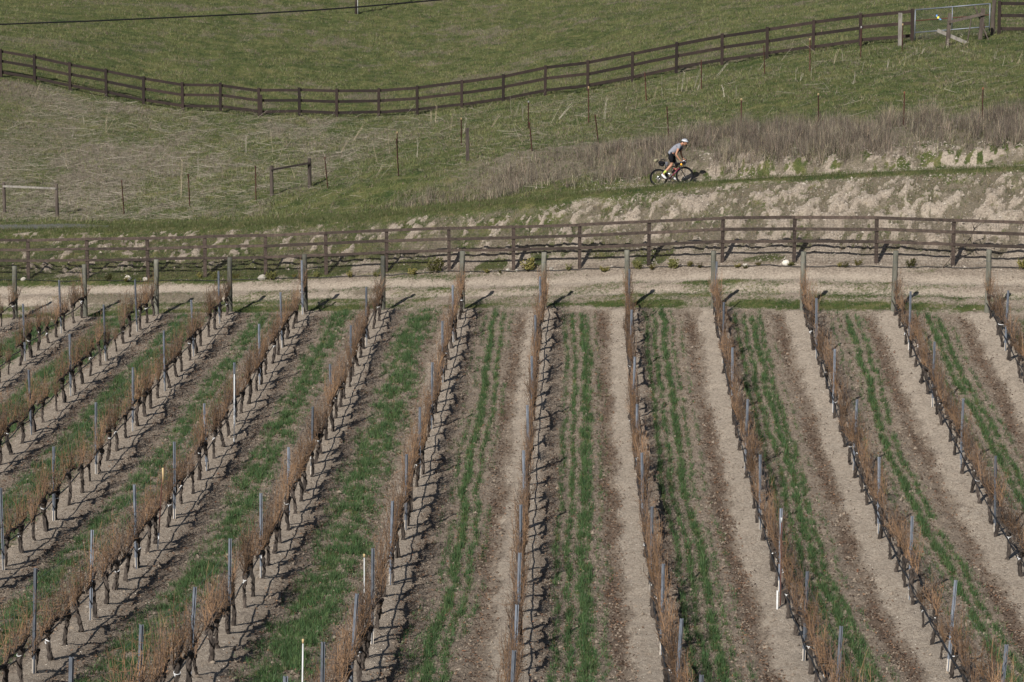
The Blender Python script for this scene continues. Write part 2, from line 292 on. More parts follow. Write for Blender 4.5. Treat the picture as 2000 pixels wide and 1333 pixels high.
def ground_mat():
    m = bpy.data.materials.new('ground'); m.use_nodes = True; n = m.node_tree; b = n.nodes['Principled BSDF']; L = n.links.new
    b.inputs['Roughness'].default_value = 0.95; b.inputs['Specular IOR Level'].default_value = 0.1
    tc = n.nodes.new('ShaderNodeTexCoord')
    def noise(sc, det=5, st=(1, 1, 1), rgh=0.6):
        mp = n.nodes.new('ShaderNodeMapping'); mp.inputs['Scale'].default_value = st; L(tc.outputs['Object'], mp.inputs[0])
        t = n.nodes.new('ShaderNodeTexNoise'); t.inputs['Scale'].default_value = sc; t.inputs['Detail'].default_value = det; t.inputs['Roughness'].default_value = rgh
        L(mp.outputs[0], t.inputs['Vector']); return t.outputs[0]
    def ramp(src, cols, p0=0.3, p1=0.7):
        r = n.nodes.new('ShaderNodeValToRGB'); e = r.color_ramp.elements
        e[0].position = p0; e[1].position = p1; e[0].color = (*cols[0], 1); e[1].color = (*cols[-1], 1)
        for k, c in enumerate(cols[1:-1]): x = e.new(p0 + (p1 - p0) * (k + 1) / (len(cols) - 1)); x.color = (*c, 1)
        L(src, r.inputs[0]); return r.outputs[0]
    def fac(src, nz, amp, lo, hi):
        a = n.nodes.new('ShaderNodeMath'); a.operation = 'MULTIPLY_ADD'; a.inputs[1].default_value = amp; L(nz, a.inputs[0]); L(src, a.inputs[2])
        s = n.nodes.new('ShaderNodeMapRange'); s.inputs['From Min'].default_value = lo + amp / 2; s.inputs['From Max'].default_value = hi + amp / 2
        L(a.outputs[0], s.inputs['Value']); return s.outputs[0]
    def mix(f, a, c):
        x = n.nodes.new('ShaderNodeMix'); x.data_type = 'RGBA'; L(f, x.inputs['Factor']); L(a, x.inputs['A']); L(c, x.inputs['B']); return x.outputs['Result']
    at = n.nodes.new('ShaderNodeAttribute'); at.attribute_name = 'zone'; sp = n.nodes.new('ShaderNodeSeparateColor'); L(at.outputs['Color'], sp.inputs[0])
    gr, pa, li, dr = sp.outputs[0], sp.outputs[1], sp.outputs[2], at.outputs['Alpha']
    nf = noise(14, 6, (1, .6, 1), 0.75); nm = noise(2.2, 6, (1, .7, 1)); nl = noise(0.5, 4); nx = noise(45, 3, (1, .5, 1))
    soil = ramp(nf, [(0.10, 0.077, 0.058), (0.208, 0.166, 0.126), (0.315, 0.257, 0.199)], 0.3, 0.7)
    pale = ramp(nf, [(0.20, 0.163, 0.126), (0.345, 0.288, 0.226), (0.44, 0.375, 0.3)], 0.28, 0.72)
    c = mix(fac(pa, noise(3.5, 7, (1, .6, 1), .75), 1.5, 0.05, 0.85), soil, pale)
    lit = ramp(nx, [(0.075, 0.053, 0.039), (0.17, 0.122, 0.088)], 0.3, 0.7)
    c = mix(fac(li, nx, 1.3, 0.35, 1.05), c, lit)
    dry = ramp(noise(30, 4, (.35, 1, 1), .7), [(0.075, 0.063, 0.047), (0.145, 0.122, 0.088), (0.23, 0.19, 0.135)], 0.3, 0.72)
    grn = ramp(noise(1.3, 7, (.6, 1, 1), .75), [(0.036, 0.058, 0.019), (0.088, 0.103, 0.036), (0.16, 0.15, 0.066)], 0.36, 0.64)
    fine = ramp(noise(26, 4, (.5, 1, 1), .75), [(0.4, 0.4, 0.4), (1.25, 1.2, 1.1)], 0.3, 0.72)
    mu = n.nodes.new('ShaderNodeMix'); mu.data_type = 'RGBA'; mu.blend_type = 'MULTIPLY'; mu.inputs['Factor'].default_value = 0.75; L(grn, mu.inputs['A']); L(fine, mu.inputs['B'])
    n2 = noise(9, 5, (1, .6, 1), .7); c = mix(fac(gr, n2, 1.5, 0.22, 0.55), c, mu.outputs['Result'])
    c = mix(fac(dr, noise(7, 6, (.8, .8, 1), .75), 1.6, 0.42, 0.8), c, dry)
    L(c, b.inputs['Base Color'])
    bp = n.nodes.new('ShaderNodeBump'); bp.inputs['Strength'].default_value = 1.0; bp.inputs['Distance'].default_value = 0.09
    ad = n.nodes.new('ShaderNodeMath'); ad.operation = 'MULTIPLY_ADD'; ad.inputs[1].default_value = 0.5; L(nx, ad.inputs[0]); L(nf, ad.inputs[2])
    L(ad.outputs[0], bp.inputs['Height']); L(bp.outputs[0], b.inputs['Normal'])
    return m
M = dict(
    ground=ground_mat(), blades=tint_mat('grass_blades', 0.7, 0.3), dry=tint_mat('dry_stems', 0.85, 0.1), leaves=tint_mat('leaf_litter', 0.9, 0.0),
    bark=mat('vine_bark', (0.016, 0.0125, 0.0105), 0.95, ((0.072, 0.057, 0.046), 22), bump=0.8, bscale=60, stretch=(1, 1, .25)),
    cane=mat('vine_cane', (0.085, 0.049, 0.027), 0.85, ((0.205, 0.122, 0.064), 3.0)), cane2=mat('vine_cane_grey', (0.04, 0.03, 0.024), 0.85, ((0.12, 0.083, 0.06), 3.0)),
    steel=mat('galvanised_steel', (0.095, 0.108, 0.13), 0.65, ((0.165, 0.182, 0.21), 5.0), metal=0.35, spec=0.5), steelbase=mat('soil_stained_steel', (0.30, 0.27, 0.23), 0.8, ((0.42, 0.37, 0.31), 9.0)),
    endpost=mat('treated_post', (0.06, 0.06, 0.046), 0.9, ((0.135, 0.128, 0.102), 9.0), bump=0.6, bscale=30, stretch=(1, 1, .12)),
    fencelow=mat('weathered_brown_wood', (0.028, 0.02, 0.016), 0.9, ((0.075, 0.054, 0.042), 7.0), bump=0.5, bscale=30, stretch=(1, 1, 1)),
    fenceup=mat('dark_brown_paint', (0.013, 0.008, 0.0065), 0.85, ((0.025, 0.0155, 0.012), 3.0)),
    oldwood=mat('old_grey_wood', (0.032, 0.024, 0.02), 0.95, ((0.085, 0.068, 0.055), 9.0), bump=0.7, bscale=30, stretch=(1, 1, .15)),
    palewood=mat('pale_weathered_wood', (0.1, 0.09, 0.078), 0.95, ((0.19, 0.173, 0.15), 9.0), stretch=(1, 1, .2)),
    rust=mat('rusty_steel', (0.04, 0.016, 0.0115), 0.85, ((0.075, 0.028, 0.019), 7.0)), white=mat('white_paint', (0.36, 0.36, 0.35), 0.7, ((0.5, 0.5, 0.49), 6.0)),
    tan=mat('yellow_tip', (0.4, 0.29, 0.15), 0.8), orangetip=mat('orange_tip', (0.22, 0.085, 0.045), 0.8),
    hose=mat('black_hose', (0.012, 0.012, 0.013), 0.5), wire=mat('fence_wire', (0.055, 0.045, 0.04), 0.7, metal=0.2), wireg=mat('galvanised_wire', (0.13, 0.14, 0.15), 0.5, metal=0.5),
    pipe=mat('galvanised_pipe', (0.13, 0.145, 0.17), 0.5, ((0.2, 0.215, 0.24), 4.0), metal=0.4, spec=0.5), tie=mat('white_tape', (0.55, 0.55, 0.54), 0.7),
    rock=mat('white_rock', (0.25, 0.225, 0.19), 0.95, ((0.42, 0.39, 0.335), 8.0), bump=0.6, bscale=20), stem=mat('grey_twig', (0.1, 0.08, 0.06), 0.9, ((0.2, 0.165, 0.13), 12)),
    asphalt=mat('asphalt', (0.13, 0.127, 0.12), 0.95, ((0.18, 0.175, 0.165), 20), spec=.05), cable=mat('black_cable', (0.006, 0.006, 0.007), 0.8, spec=.1),
)

# ------------------------------------------------------------------ mesh helpers
class MB:
    def __init__(s): s.v = []; s.f = []; s.m = []
    def add(s, vs, fs, mi=0):
        o = len(s.v); s.v += [tuple(v) for v in vs]; s.f += [tuple(o + q for q in f) for f in fs]; s.m += [mi] * len(fs); return s
    def tube(s, pts, rad, n=6, cap=True, mi=0, flat=None):
        pts = [Vector(p) for p in pts]; rad = rad if hasattr(rad, '__len__') else [rad] * len(pts)
        vs = []; ref = None
        for k, p in enumerate(pts):
            d = (pts[min(k + 1, len(pts) - 1)] - pts[max(k - 1, 0)]).normalized()
            if ref is None: ref = Vector((1, 0, 0)) if abs(d.x) < 0.8 else Vector((0, 1, 0))
            a = (ref - d * ref.dot(d)).normalized(); b = d.cross(a); ref = a
            for q in range(n):
                t = 2 * math.pi * q / n; vs.append(p + (a * math.cos(t) + b * math.sin(t) * (flat or 1)) * rad[k])
        fs = [(k*n+q, k*n+(q+1) % n, (k+1)*n+(q+1) % n, (k+1)*n+q) for k in range(len(pts)-1) for q in range(n)]
        if cap: fs += [tuple(range(n))[::-1], tuple((len(pts)-1)*n + q for q in range(n))]
        return s.add(vs, fs, mi)
    def box(s, c, size, rot=None, mi=0, jit=0.0):
        x, y, z = (q / 2 for q in size); vs = [Vector((a*x, b*y, e*z)) for a in (-1, 1) for b in (-1, 1) for e in (-1, 1)]
        if jit: vs = [v + Vector((random.uniform(-jit, jit) for _ in range(3))) for v in vs]
        if rot is not None: vs = [rot @ v for v in vs]
        vs = [v + Vector(c) for v in vs]
        return s.add(vs, [(0,1,3,2), (4,6,7,5), (0,4,5,1), (2,3,7,6), (0,2,6,4), (1,5,7,3)], mi)
    def beam(s, a, b, wd, ht, mi=0, up=(0, 0, 1), jit=0.0):
        a = Vector(a); b = Vector(b); d = (b - a); L = d.length; d.normalize(); u = Vector(up); sd_ = d.cross(u).normalized(); u = sd_.cross(d)
        m = Matrix((d, sd_, u)).transposed(); return s.box((a + b) / 2, (L, wd, ht), m, mi, jit)
    def ball(s, c, r, nu=12, nv=8, rot=None, mi=0):
        r = r if hasattr(r, '__len__') else (r, r, r); vs = []; c = Vector(c)
        for k in range(nv + 1):
            p = math.pi * k / nv
            for q in range(nu):
                t = 2 * math.pi * q / nu; v = Vector((r[0]*math.sin(p)*math.cos(t), r[1]*math.sin(p)*math.sin(t), r[2]*math.cos(p)))
                vs.append((rot @ v if rot is not None else v) + c)
        return s.add(vs, [(k*nu+q, (k+1)*nu+q, (k+1)*nu+(q+1) % nu, k*nu+(q+1) % nu) for k in range(nv) for q in range(nu)], mi)
    def torus(s, c, R_, r, axis, nu=36, nv=8, mi=0, flat=1.0):
        ax = Vector(axis).normalized(); a = ax.orthogonal().normalized(); b = ax.cross(a); c = Vector(c); vs = []
        for k in range(nu):
            t = 2*math.pi*k/nu; e = a*math.cos(t) + b*math.sin(t)
            for q in range(nv):
                p = 2*math.pi*q/nv; vs.append(c + e*(R_ + r*math.cos(p)) + ax*(r*flat*math.sin(p)))
        return s.add(vs, [(k*nv+q, ((k+1) % nu)*nv+q, ((k+1) % nu)*nv+(q+1) % nv, k*nv+(q+1) % nv) for k in range(nu) for q in range(nv)], mi)
    def mesh(s, name, mats, smooth=False):
        me = bpy.data.meshes.new(name); me.from_pydata(s.v, [], s.f)
        for m in (mats if isinstance(mats, (list, tuple)) else [mats]): me.materials.append(m)
        me.polygons.foreach_set('material_index', s.m)
        if smooth: me.polygons.foreach_set('use_smooth', [True] * len(me.polygons))
        me.update(); return me
    def build(s, name, mats, parent=None, smooth=False): return put(name, s.mesh(name, mats, smooth), parent)
def put(name, me, parent=None, loc=None):
    o = bpy.data.objects.new(name, me); C.objects.link(o)
    if parent is not None: o.parent = parent
    if loc is not None: o.location = loc
    return o
def tag(o, label, cat, group=None, kind=None):
    o['label'] = label; o['category'] = cat
    if group: o['group'] = group
    if kind: o['kind'] = kind
    return o
def thing(name, loc, label, cat, group=None, rz=0.0):
    o = put(name, None, None, loc); o.rotation_euler = (0, 0, rz); o.empty_display_size = 0.2; return tag(o, label, cat, group)
def ordn(n):
    return f"{n}{'th' if 10 <= n % 100 <= 20 else {1: 'st', 2: 'nd', 3: 'rd'}.get(n % 10, 'th')}"
def soup(name, V, tri_per, tint, m, label, cat, kind='stuff', loc=None):
    """one mesh from an array of loose triangles; V [n,3,3], tint [n,3]"""
    n = len(V); me = bpy.data.meshes.new(name); me.vertices.add(n * 3); me.vertices.foreach_set('co', V.reshape(-1).astype(np.float32))
    me.loops.add(n * 3); me.loops.foreach_set('vertex_index', np.arange(n * 3, dtype=np.int32))
    me.polygons.add(n); me.polygons.foreach_set('loop_start', np.arange(0, n * 3, 3, dtype=np.int32))
    a = me.attributes.new('tint', 'FLOAT_COLOR', 'POINT'); c = np.ones((n * 3, 4), np.float32); c[:, :3] = np.repeat(tint, 3, 0); a.data.foreach_set('color', c.reshape(-1))
    me.materials.append(m); me.update(calc_edges=True); o = put(name, me); return tag(o, label, cat, None, kind)
def in_view(X, Y, Z, mx=90, my=70):
    px, py = proj(X, Y, Z); return (px > -mx) & (px < 2000 + mx) & (py > -my) & (py < 1333 + my)

# ------------------------------------------------------------------ the ground, one sheet
nx_, ny_ = GX.shape
idx = np.arange(nx_ * ny_).reshape(nx_, ny_)
F = np.stack([idx[:-1, :-1], idx[1:, :-1], idx[1:, 1:], idx[:-1, 1:]], -1).reshape(-1, 4)
me = bpy.data.meshes.new('ground'); me.vertices.add(nx_ * ny_); me.vertices.foreach_set('co', np.stack([GX, GY, GZ], -1).reshape(-1).astype(np.float32))
me.loops.add(F.size); me.loops.foreach_set('vertex_index', F.reshape(-1).astype(np.int32)); me.polygons.add(len(F)); me.polygons.foreach_set('loop_start', np.arange(0, F.size, 4, dtype=np.int32))
me.polygons.foreach_set('use_smooth', np.ones(len(F), bool))
zc = np.stack([green_cover(GX, GY), pale_soil(GX, GY), litter_d(GX, GY), dry_cover(GX, GY)], -1).reshape(-1, 4).astype(np.float32)
me.attributes.new('zone', 'FLOAT_COLOR', 'POINT').data.foreach_set('color', zc.reshape(-1))
me.materials.append(M['ground']); me.update(calc_edges=True)
g = put('ground', me); g['kind'] = 'structure'; g['label'] = 'vineyard soil, dirt road, grassy bank and green hillside'
# paved road at the far left, beyond the fence
mb = MB(); xs = np.linspace(-44, -20.3, 40)
for k, x in enumerate(xs):
    y = y_track(x); wd_ = 1.1 * min(1, (-19.8 - x) / 3 + .1); mb.v += [(x, y - wd_, G(x, y - wd_) + 0.02), (x, y + wd_, G(x, y + wd_) + 0.02)]
mb.f = [(2*k, 2*k+2, 2*k+3, 2*k+1) for k in range(len(xs) - 1)]; mb.m = [0] * len(mb.f)
o = mb.build('road', M['asphalt']); o['kind'] = 'structure'

# ------------------------------------------------------------------ vineyard: end posts, steel posts, vines, hoses, wires
ROWN = {i: f'{ordn(i + 1)} row from left' for i in range(13)}
def end_y(i):
    Y = 100.0
    for _ in range(12): Y = float(y_end(row_x(i, Y)))
    return Y
def leanrot(ax, ay): return Matrix.Rotation(ax, 3, 'X') @ Matrix.Rotation(ay, 3, 'Y')
for i in range(13):
    Y = end_y(i); X = float(row_x(i, Y)); q = random.Random(i + 50); mb = MB(); n = 14; r0 = 0.092
    hs = [-0.3, 0, .4, .9, 1.4, 1.9, 2.06]; H = 2.02 + q.uniform(-.06, .08)
    pts = [(q.uniform(-.006, .006), q.uniform(-.006, .006), h * H / 2.06) for h in hs]
    mb.tube(pts, [r0 * (1 + q.uniform(-.05, .05)) for _ in hs[:-1]] + [r0 * 0.94], n)
    t = thing('wooden_end_post', (X, Y, G(X, Y)), f'round weathered wooden end post of the {ordn(i + 1)} vine row from left', 'post', 'wooden end posts of the vine rows', q.uniform(0, 6))
    p = mb.build('post', M['endpost'], t, True)
    rg = MB(); rg.torus((0, 0, H * 0.82), r0 + .003, .004, (0, 0, 1), 16, 5); rg.torus((0, 0, H * 0.52), r0 + .003, .004, (0, 0, 1), 16, 5); rg.build('wire_wrap', M['wireg'], t)
    t.rotation_euler = (q.uniform(-.015, .03), q.uniform(-.02, .02), 0)
# steel line post: a rolled channel with a groove down the middle
def channel(z0, z1, mi, mb):
    prof = [(-.042, .012), (-.012, .012), (-.012, -.018), (.012, -.018), (.012, .012), (.042, .012)]; th = .004
    out = [(x, y - th) for x, y in prof]; ring = prof + out[::-1]; n = len(ring)
    vs = [(x, y, z) for z in (z0, z1) for x, y in ring]
    fs = [(k, (k + 1) % n, n + (k + 1) % n, n + k) for k in range(n)]
    k2 = len(prof)
    for e in range(k2 - 1):
        a, b, c_, d = e, e + 1, n - 2 - e, n - 1 - e
        fs.append((n + a, n + b, n + c_, n + d)); fs.append((d, c_, b, a))
    mb.add(vs, fs, mi)
mbp = MB(); channel(-0.25, 1.95, 0, mbp); POST_ME = mbp.mesh('post', M['steel'])
mbb = MB()
for v in (-.0435, .0125): mbb.box((v + .0155, -.0065 + .012, .11), (.0285, .0045, .3))
STAIN_ME = mbb.mesh('soil_stain', M['steelbase'])
mbc = MB(); mbc.box((0, -.008, .92), (.05, .006, .012)); CLIP_ME = mbc.mesh('wire_clip', M['wireg'])
posts = []
for i in range(13):
    for k in range(0, 12):
        Y = ROW_YE[i] - POST_L * k
        X = float(row_x(i, Y)); z = G(X, Y)
        px, py = (float(a) for a in proj(X, Y, z + 1.95)); bx, by = (float(a) for a in proj(X, Y, z))
        if py > 1350 or max(px, bx) < -45 or min(px, bx) > 2045 or Y > end_y(i) - 0.8: continue
        posts.append((i, k, X, Y, z))
pc = {}
for i, k, X, Y, z in posts:
    q = random.Random(i * 31 + k); pc[i] = pc.get(i, 0) + 1
    t = thing('steel_post', (X, Y, z), f'grey steel trellis post, {ordn(pc[i])} from the end post in vine {ROWN[i]}', 'post', 'steel trellis posts in the vine rows')
    put('post', POST_ME, t); put('soil_stain', STAIN_ME, t); put('wire_clip', CLIP_ME, t)
    t.rotation_euler = (q.uniform(-.02, .035), q.uniform(-.03, .03) + np.interp(Y, [48, 60, 75], [.06, .02, 0]), q.uniform(-.25, .25))
    s = q.uniform(.97, 1.03); t.scale = (.82, 1, s)
# grapevines
def make_vine(seed):
    q = random.Random(seed); U = q.uniform; parts = []
    H = U(.60, .80); lx, ly = U(-.07, .07), U(-.22, .22); tr = MB(); n = 9; pts = []; rad = []; N = 13
    r0 = U(.042, .062); k1, k2 = U(.015, .04), U(.02, .06)
    for k in range(N):
        t = k / (N - 1); pts.append((lx * t + k1 * math.sin(4.3 * t + seed) + U(-.008, .008), ly * (t ** 1.3) + k2 * math.sin(5 * t + seed * 2) + U(-.01, .01), -.08 + (H + .08) * t))
        rad.append(r0 * (1.0 - .2 * math.sin(t * 3.1) + (.35 if k == 0 else 0) + U(-.2, .2) + (.5 if k >= N - 2 else 0)))
    tr.tube(pts, rad, n); tr.v = [(x + U(-.014, .014), y + U(-.014, .014), z + U(-.01, .01)) for x, y, z in tr.v]; top = Vector(pts[-1])
    for _ in range(q.randint(6, 11)):          # shreds of loose bark and old spurs
        k = q.randint(3, N - 2); a_ = U(0, 6.28); p0 = Vector(pts[k]); tr.tube([p0, p0 + Vector((math.cos(a_) * U(.05, .09), math.sin(a_) * U(.05, .1), U(-.1, .08)))], [U(.01, .02), .004], 4)
    if q.random() < .45:                      # second, thinner stem beside it
        p2 = [(pts[0][0] + U(-.03, .03), pts[0][1] + U(.07, .16) * q.choice((-1, 1)), -.05), (lx * .5, ly * .5 + U(-.08, .08), H * .5), (top.x, top.y + .01, H * .97)]
        tr.tube(p2, [.024, .02, .022], 5)
    parts.append(('trunk', tr.mesh('trunk', M['bark'])))
    co = MB(); ca = MB(); cb = MB()
    for sgn in (-1, 1):
        L = U(.68, .84); arm = []; ar = []
        for k in range(7):
            t = k / 6; arm.append(Vector((top.x * (1 - t) + U(-.015, .015), top.y + sgn * L * t, top.z + .05 * math.sin(t * 3) + U(-.012, .012)))); ar.append(.043 * (1 - .45 * t) * U(.7, 1.35))
        co.tube(arm, ar, 6)
        nc = max(6, int(q.randint(11, 15) * q.choice((.6, .9, 1, 1.1, 1.25))))
        for c in range(nc):
            t = (c + U(.1, .9)) / nc; e = t * 6; a = arm[min(int(e), 5)].lerp(arm[min(int(e) + 1, 6)], e - int(e))
            sp = a + Vector((U(-.03, .03), U(-.02, .02), U(.03, .06))); co.tube([a, sp], [.014, .012], 4)
            for _ in range(q.choice((1, 1, 1, 2))):
                h = U(.4, 1.05) * (0.6 if q.random() < .35 else 1); dx = U(-.16, .18); dy = U(-.28, .28); cv = U(-.09, .09)
                S_ = 6; P = []
                for k in range(S_):
                    s = k / (S_ - 1); P.append(sp + Vector((dx * s + cv * math.sin(3 * s) + U(-.012, .012), dy * s + U(-.015, .015), h * s * (1 - .08 * s * abs(dx) * 5))))
                m = ca if q.random() < .62 else cb
                m.tube(P, [.0082 * (1 - .68 * k / (S_ - 1)) for k in range(S_)], 3, False)
                for _ in range(q.randint(2, 5)):
                    s = U(.1, .95); b0 = P[int(s * (S_ - 1))]; l = U(.06, .26); d = Vector((U(-1, 1), U(-1, 1), U(-.3, 1))).normalized()
                    m.tube([b0, b0 + d * l * .6, b0 + d * l + Vector((0, 0, U(-.05, .06)))], [.005, .0036, .0022], 3, False)
        if q.random() < .3:                   # a whip of cane straying into the aisle
            a = arm[q.randint(1, 5)]; sx = q.choice((-1, 1)); P = [a + Vector((sx * .32 * s + U(-.02, .02), U(-.03, .03) + .1 * s, .75 * s - .25 * s * s)) for s in (0, .25, .5, .75, 1)]
            ca.tube(P, [.006, .005, .004, .003, .002], 3, False)
    parts.append(('cordon', co.mesh('cordon', M['bark'])))
    ca2 = MB(); ca2.v = ca.v + cb.v; o_ = len(ca.v); ca2.f = ca.f + [tuple(x + o_ for x in f_) for f_ in cb.f]; ca2.m = [0] * len(ca.f) + [1] * len(cb.f)
    parts.append(('canes', ca2.mesh('canes', [M['cane'], M['cane2']])))
    ti = MB(); z = H * U(.6, .95); k = min(int((z + .08) / (H + .08) * (N - 1)), N - 2); p = Vector(pts[k])
    ti.torus((p.x, p.y, z), rad[k] * 1.1, .006, (U(-.4, .4), U(-.4, .4), 1), 12, 5, 0, 1.8)
    ti.box((p.x - .03, p.y - rad[k] - .012, z - .03), (.02, .008, U(.03, .08)), leanrot(.2, U(-.8, .8)))
    return parts, ('tie', ti.mesh('tie', M['tie']))
VAR = [make_vine(100 + k) for k in range(28)]
cand = []
for i in range(13):
    Y = end_y(i) - 0.75; n = 0
    while Y > 41:
        q = random.Random(i * 977 + n); y = Y + q.uniform(-.3, .3); X = float(row_x(i, y)) + q.uniform(-.04, .04); z = G(X, y); n += 1
        px, py = (float(a) for a in proj(X, y, z + 1.6)); bx, by = (float(a) for a in proj(X, y, z))
        s = FPX / y
        if py < 1340 and bx > -0.6 * s and bx < 2000 + 0.6 * s: cand.append((i, n, X, y, z, s))
        Y -= POST_L / 4
print('VINES', len(cand))
for i, n, X, y, z, s in cand:
    q = random.Random(i * 733 + n * 3); parts, tie = VAR[q.randrange(28)]
    t = thing('grapevine', (X, y, z), f'leafless grapevine, {ordn(n)} from the wooden end post in vine {ROWN[i]}', 'grapevine', 'grapevines in the trellised rows', q.choice((0, math.pi)) + q.uniform(-.1, .1))
    sc = q.uniform(.9, 1.1) * (.62 if q.random() < .05 else 1); t.scale = (sc, sc, sc * q.uniform(.95, 1.05))
    for nm, me_ in parts: put(nm, me_, t)
    if q.random() < .38: put(*tie, t)
# drip hose and wires of each row
for i in range(13):
    ys = np.arange(end_y(i) - .1, 41, -0.8); xs = row_x(i, ys); zs = ground(xs, ys)
    ks = np.convolve(np.pad(zs, 4, mode='edge'), np.ones(9) / 9, 'valid')
    px, py = proj(xs, ys, ks + 1); keep = (px > -150) & (px < 2150) & (py < 1500)
    xs, ys, ks = xs[keep], ys[keep], ks[keep]
    if len(xs) < 3: continue
    mb = MB(); mb.tube([(x - .05 + .012 * math.sin(y * 2.3), y, z + .47 + .03 * math.sin(y * 1.93 + i) ) for x, y, z in zip(xs, ys, ks)], .017, 6)
    tag(mb.build('drip_hose', M['hose'], None, True), f'black drip irrigation hose strung along the {ordn(i + 1)} vine row from left', 'hose', 'drip hoses of the vine rows')
    t = thing('trellis_wires', (0, 0, 0), f'thin steel trellis wires strung along the {ordn(i + 1)} vine row from left', 'wire', 'trellis wires of the vine rows')
    for h, dx in ((.88, 0), (1.32, .05), (1.32, -.05), (1.7, 0)):
        mb = MB(); mb.tube([(x + dx, y, z + h) for x, y, z in zip(xs[::2], ys[::2], ks[::2])], .0022, 3, False); mb.build('wire', M['wireg'], t)
# odd stakes among the vines
def stake(px, py, h, lx, label, body, tip=None, tiph=.08, r=.016, sleeve=None):
    p = on_ground(px, py); t = thing('stake', p, label, 'stake'); mb = MB(); top = Vector((lx, .03, h))
    mb.tube([(0, 0, -.2), (0, 0, 0), tuple(top)], [r, r, r * .9], 8); mb.build('shaft', M[body], t, True)
    if tip: mb = MB(); mb.tube([top - Vector((0, 0, tiph)), top + Vector((0, 0, .01))], r * 1.35, 8); mb.build('tip', M[tip], t, True)
    if sleeve:
        mb = MB(); mb.tube([Vector((0, 0, .02)), top * sleeve], r * 1.3, 8); mb.build('sleeve', M['white'], t, True)
stake(457, 867, 2.02, .04, 'tall white stake leaning against a steel post in the left vine rows', 'white', r=.014)
stake(712, 1287, 2.1, .01, 'tall white stake in front of a steel post, lower centre left', 'white', 'tan', .06, r=.013)
stake(308, 1078, 2.0, .16, 'thin rusty stake with a pale yellow upper part, left vine rows', 'rust', 'tan', .35, sleeve=.22)
stake(590, 1390, 1.3, .03, 'white stake with a yellow tip at the bottom edge of the photo', 'white', 'tan', .07, r=.015)
stake(1524, 1185, 2.0, .0, 'rusty stake with a white cap beside a steel post, lower right', 'rust', 'white', .1)
stake(1518, 1192, 0.42, .0, 'short white sleeve standing at the foot of a vine, lower right', 'white', r=.022)

# ------------------------------------------------------------------ lower fence with wire netting
ft = thing('rail_fence', (0, 0, 0), 'weathered brown three-rail fence with wire netting behind the dirt road', 'fence')
FP = []
for px, py in FENCE_PX + [(2160, 528), (2310, 533), (2460, 538)]:
    Y = 105.0
    for _ in range(25): Y = .5 * Y + .5 * float(y_fence(at_y(px, py, Y)[0]))
    x = float(at_y(px, py, Y)[0]); FP.append(Vector((x, Y, G(x, Y))))
x0 = FP[0].x - 2.6; FP.insert(0, Vector((x0, float(y_fence(x0)), G(x0, float(y_fence(x0))))))
FH = 1.64
for k, p in enumerate(FP):
    q = random.Random(k); mb = MB(); mb.box((p.x, p.y, p.z + FH / 2 - .15), (.13, .11, FH + .3), leanrot(q.uniform(-.01, .01), q.uniform(-.012, .012)), 0, .004); mb.build('post', M['fencelow'], ft)
    if k + 1 < len(FP):
        b = FP[k + 1]
        for h in (FH - .035, 1.2, .76):
            o_ = Vector((0, -.078, 0)); e = (b - p).normalized() * .004
            mb = MB(); mb.beam(p + o_ + e + Vector((0, 0, h + q.uniform(-.012, .012))), b + o_ - e + Vector((0, 0, h + q.uniform(-.012, .012))), .045, .105, 0, (0, 0, 1), .003); mb.build('rail', M['fencelow'], ft)
mb = MB()
for k in range(len(FP) - 1):
    a, b = FP[k] + Vector((0, -.106, 0)), FP[k + 1] + Vector((0, -.106, 0)); n = max(2, int((b - a).length / .055))
    for e in range(n):
        p = a.lerp(b, e / n); gz = G(p.x, p.y); mb.tube([(p.x, p.y, gz + .01), (p.x, p.y, p.z + FH)], .0032, 3, False)
    for h in np.arange(.06, FH, .1): mb.tube([a + Vector((0, 0, h)), b + Vector((0, 0, h))], .003, 3, False)
nw = mb.build('wire_netting', M['wire'], ft); nw['kind'] = 'stuff'
# ------------------------------------------------------------------ upper fence, gate
def upper_pts(L):
    out = []
    for px, py in L:
        Y = 140.0
        for _ in range(25): Y = .5 * Y + .5 * float(y_upper(at_y(px, py, Y)[0]))
        x = float(at_y(px, py, Y)[0]); out.append(Vector((x, Y, G(x, Y))))
    return out
def board_fence(P, label, heights=(1.42, .86, .26), H=1.56):
    t = thing('board_fence', (0, 0, 0), label, 'fence')
    for k, p in enumerate(P):
        q = random.Random(k + 900); mb = MB(); mb.box((p.x, p.y, p.z + H / 2 - .15), (.15, .13, H + .3), leanrot(q.uniform(-.012, .012), q.uniform(-.015, .015)), 0, .004); mb.build('post', M['fenceup'], t)
        if k + 1 < len(P):
            b = P[k + 1]
            for h in heights:
                mb = MB(); e = (b - p).normalized() * .004; o_ = Vector((0, .09, 0))
                mb.beam(p + o_ + e + Vector((0, 0, h + q.uniform(-.02, .02))), b + o_ - e + Vector((0, 0, h + q.uniform(-.02, .02))), .035, .15, 0, (0, 0, 1), .004); mb.build('board', M['fenceup'], t)
    mb = MB()
    for k in range(len(P) - 1):
        a, b = P[k] + Vector((0, .13, 0)), P[k + 1] + Vector((0, .13, 0)); n = int((b - a).length / .1)
        for e in range(n): p = a.lerp(b, e / n); mb.tube([(p.x, p.y, p.z + .1), (p.x, p.y, p.z + 1.4)], .0011, 3, False)
        for h in np.arange(.15, 1.41, .12): mb.tube([a + Vector((0, 0, h)), b + Vector((0, 0, h))], .0011, 3, False)
    n_ = mb.build('wire_netting', M['wire'], t); n_['kind'] = 'stuff'
    return t
UP_P = upper_pts([(-140, 118), (-66, 132)] + UPPER_PX)
bf = board_fence(UP_P, 'long dark brown three-board fence curving below the upper green hillside')
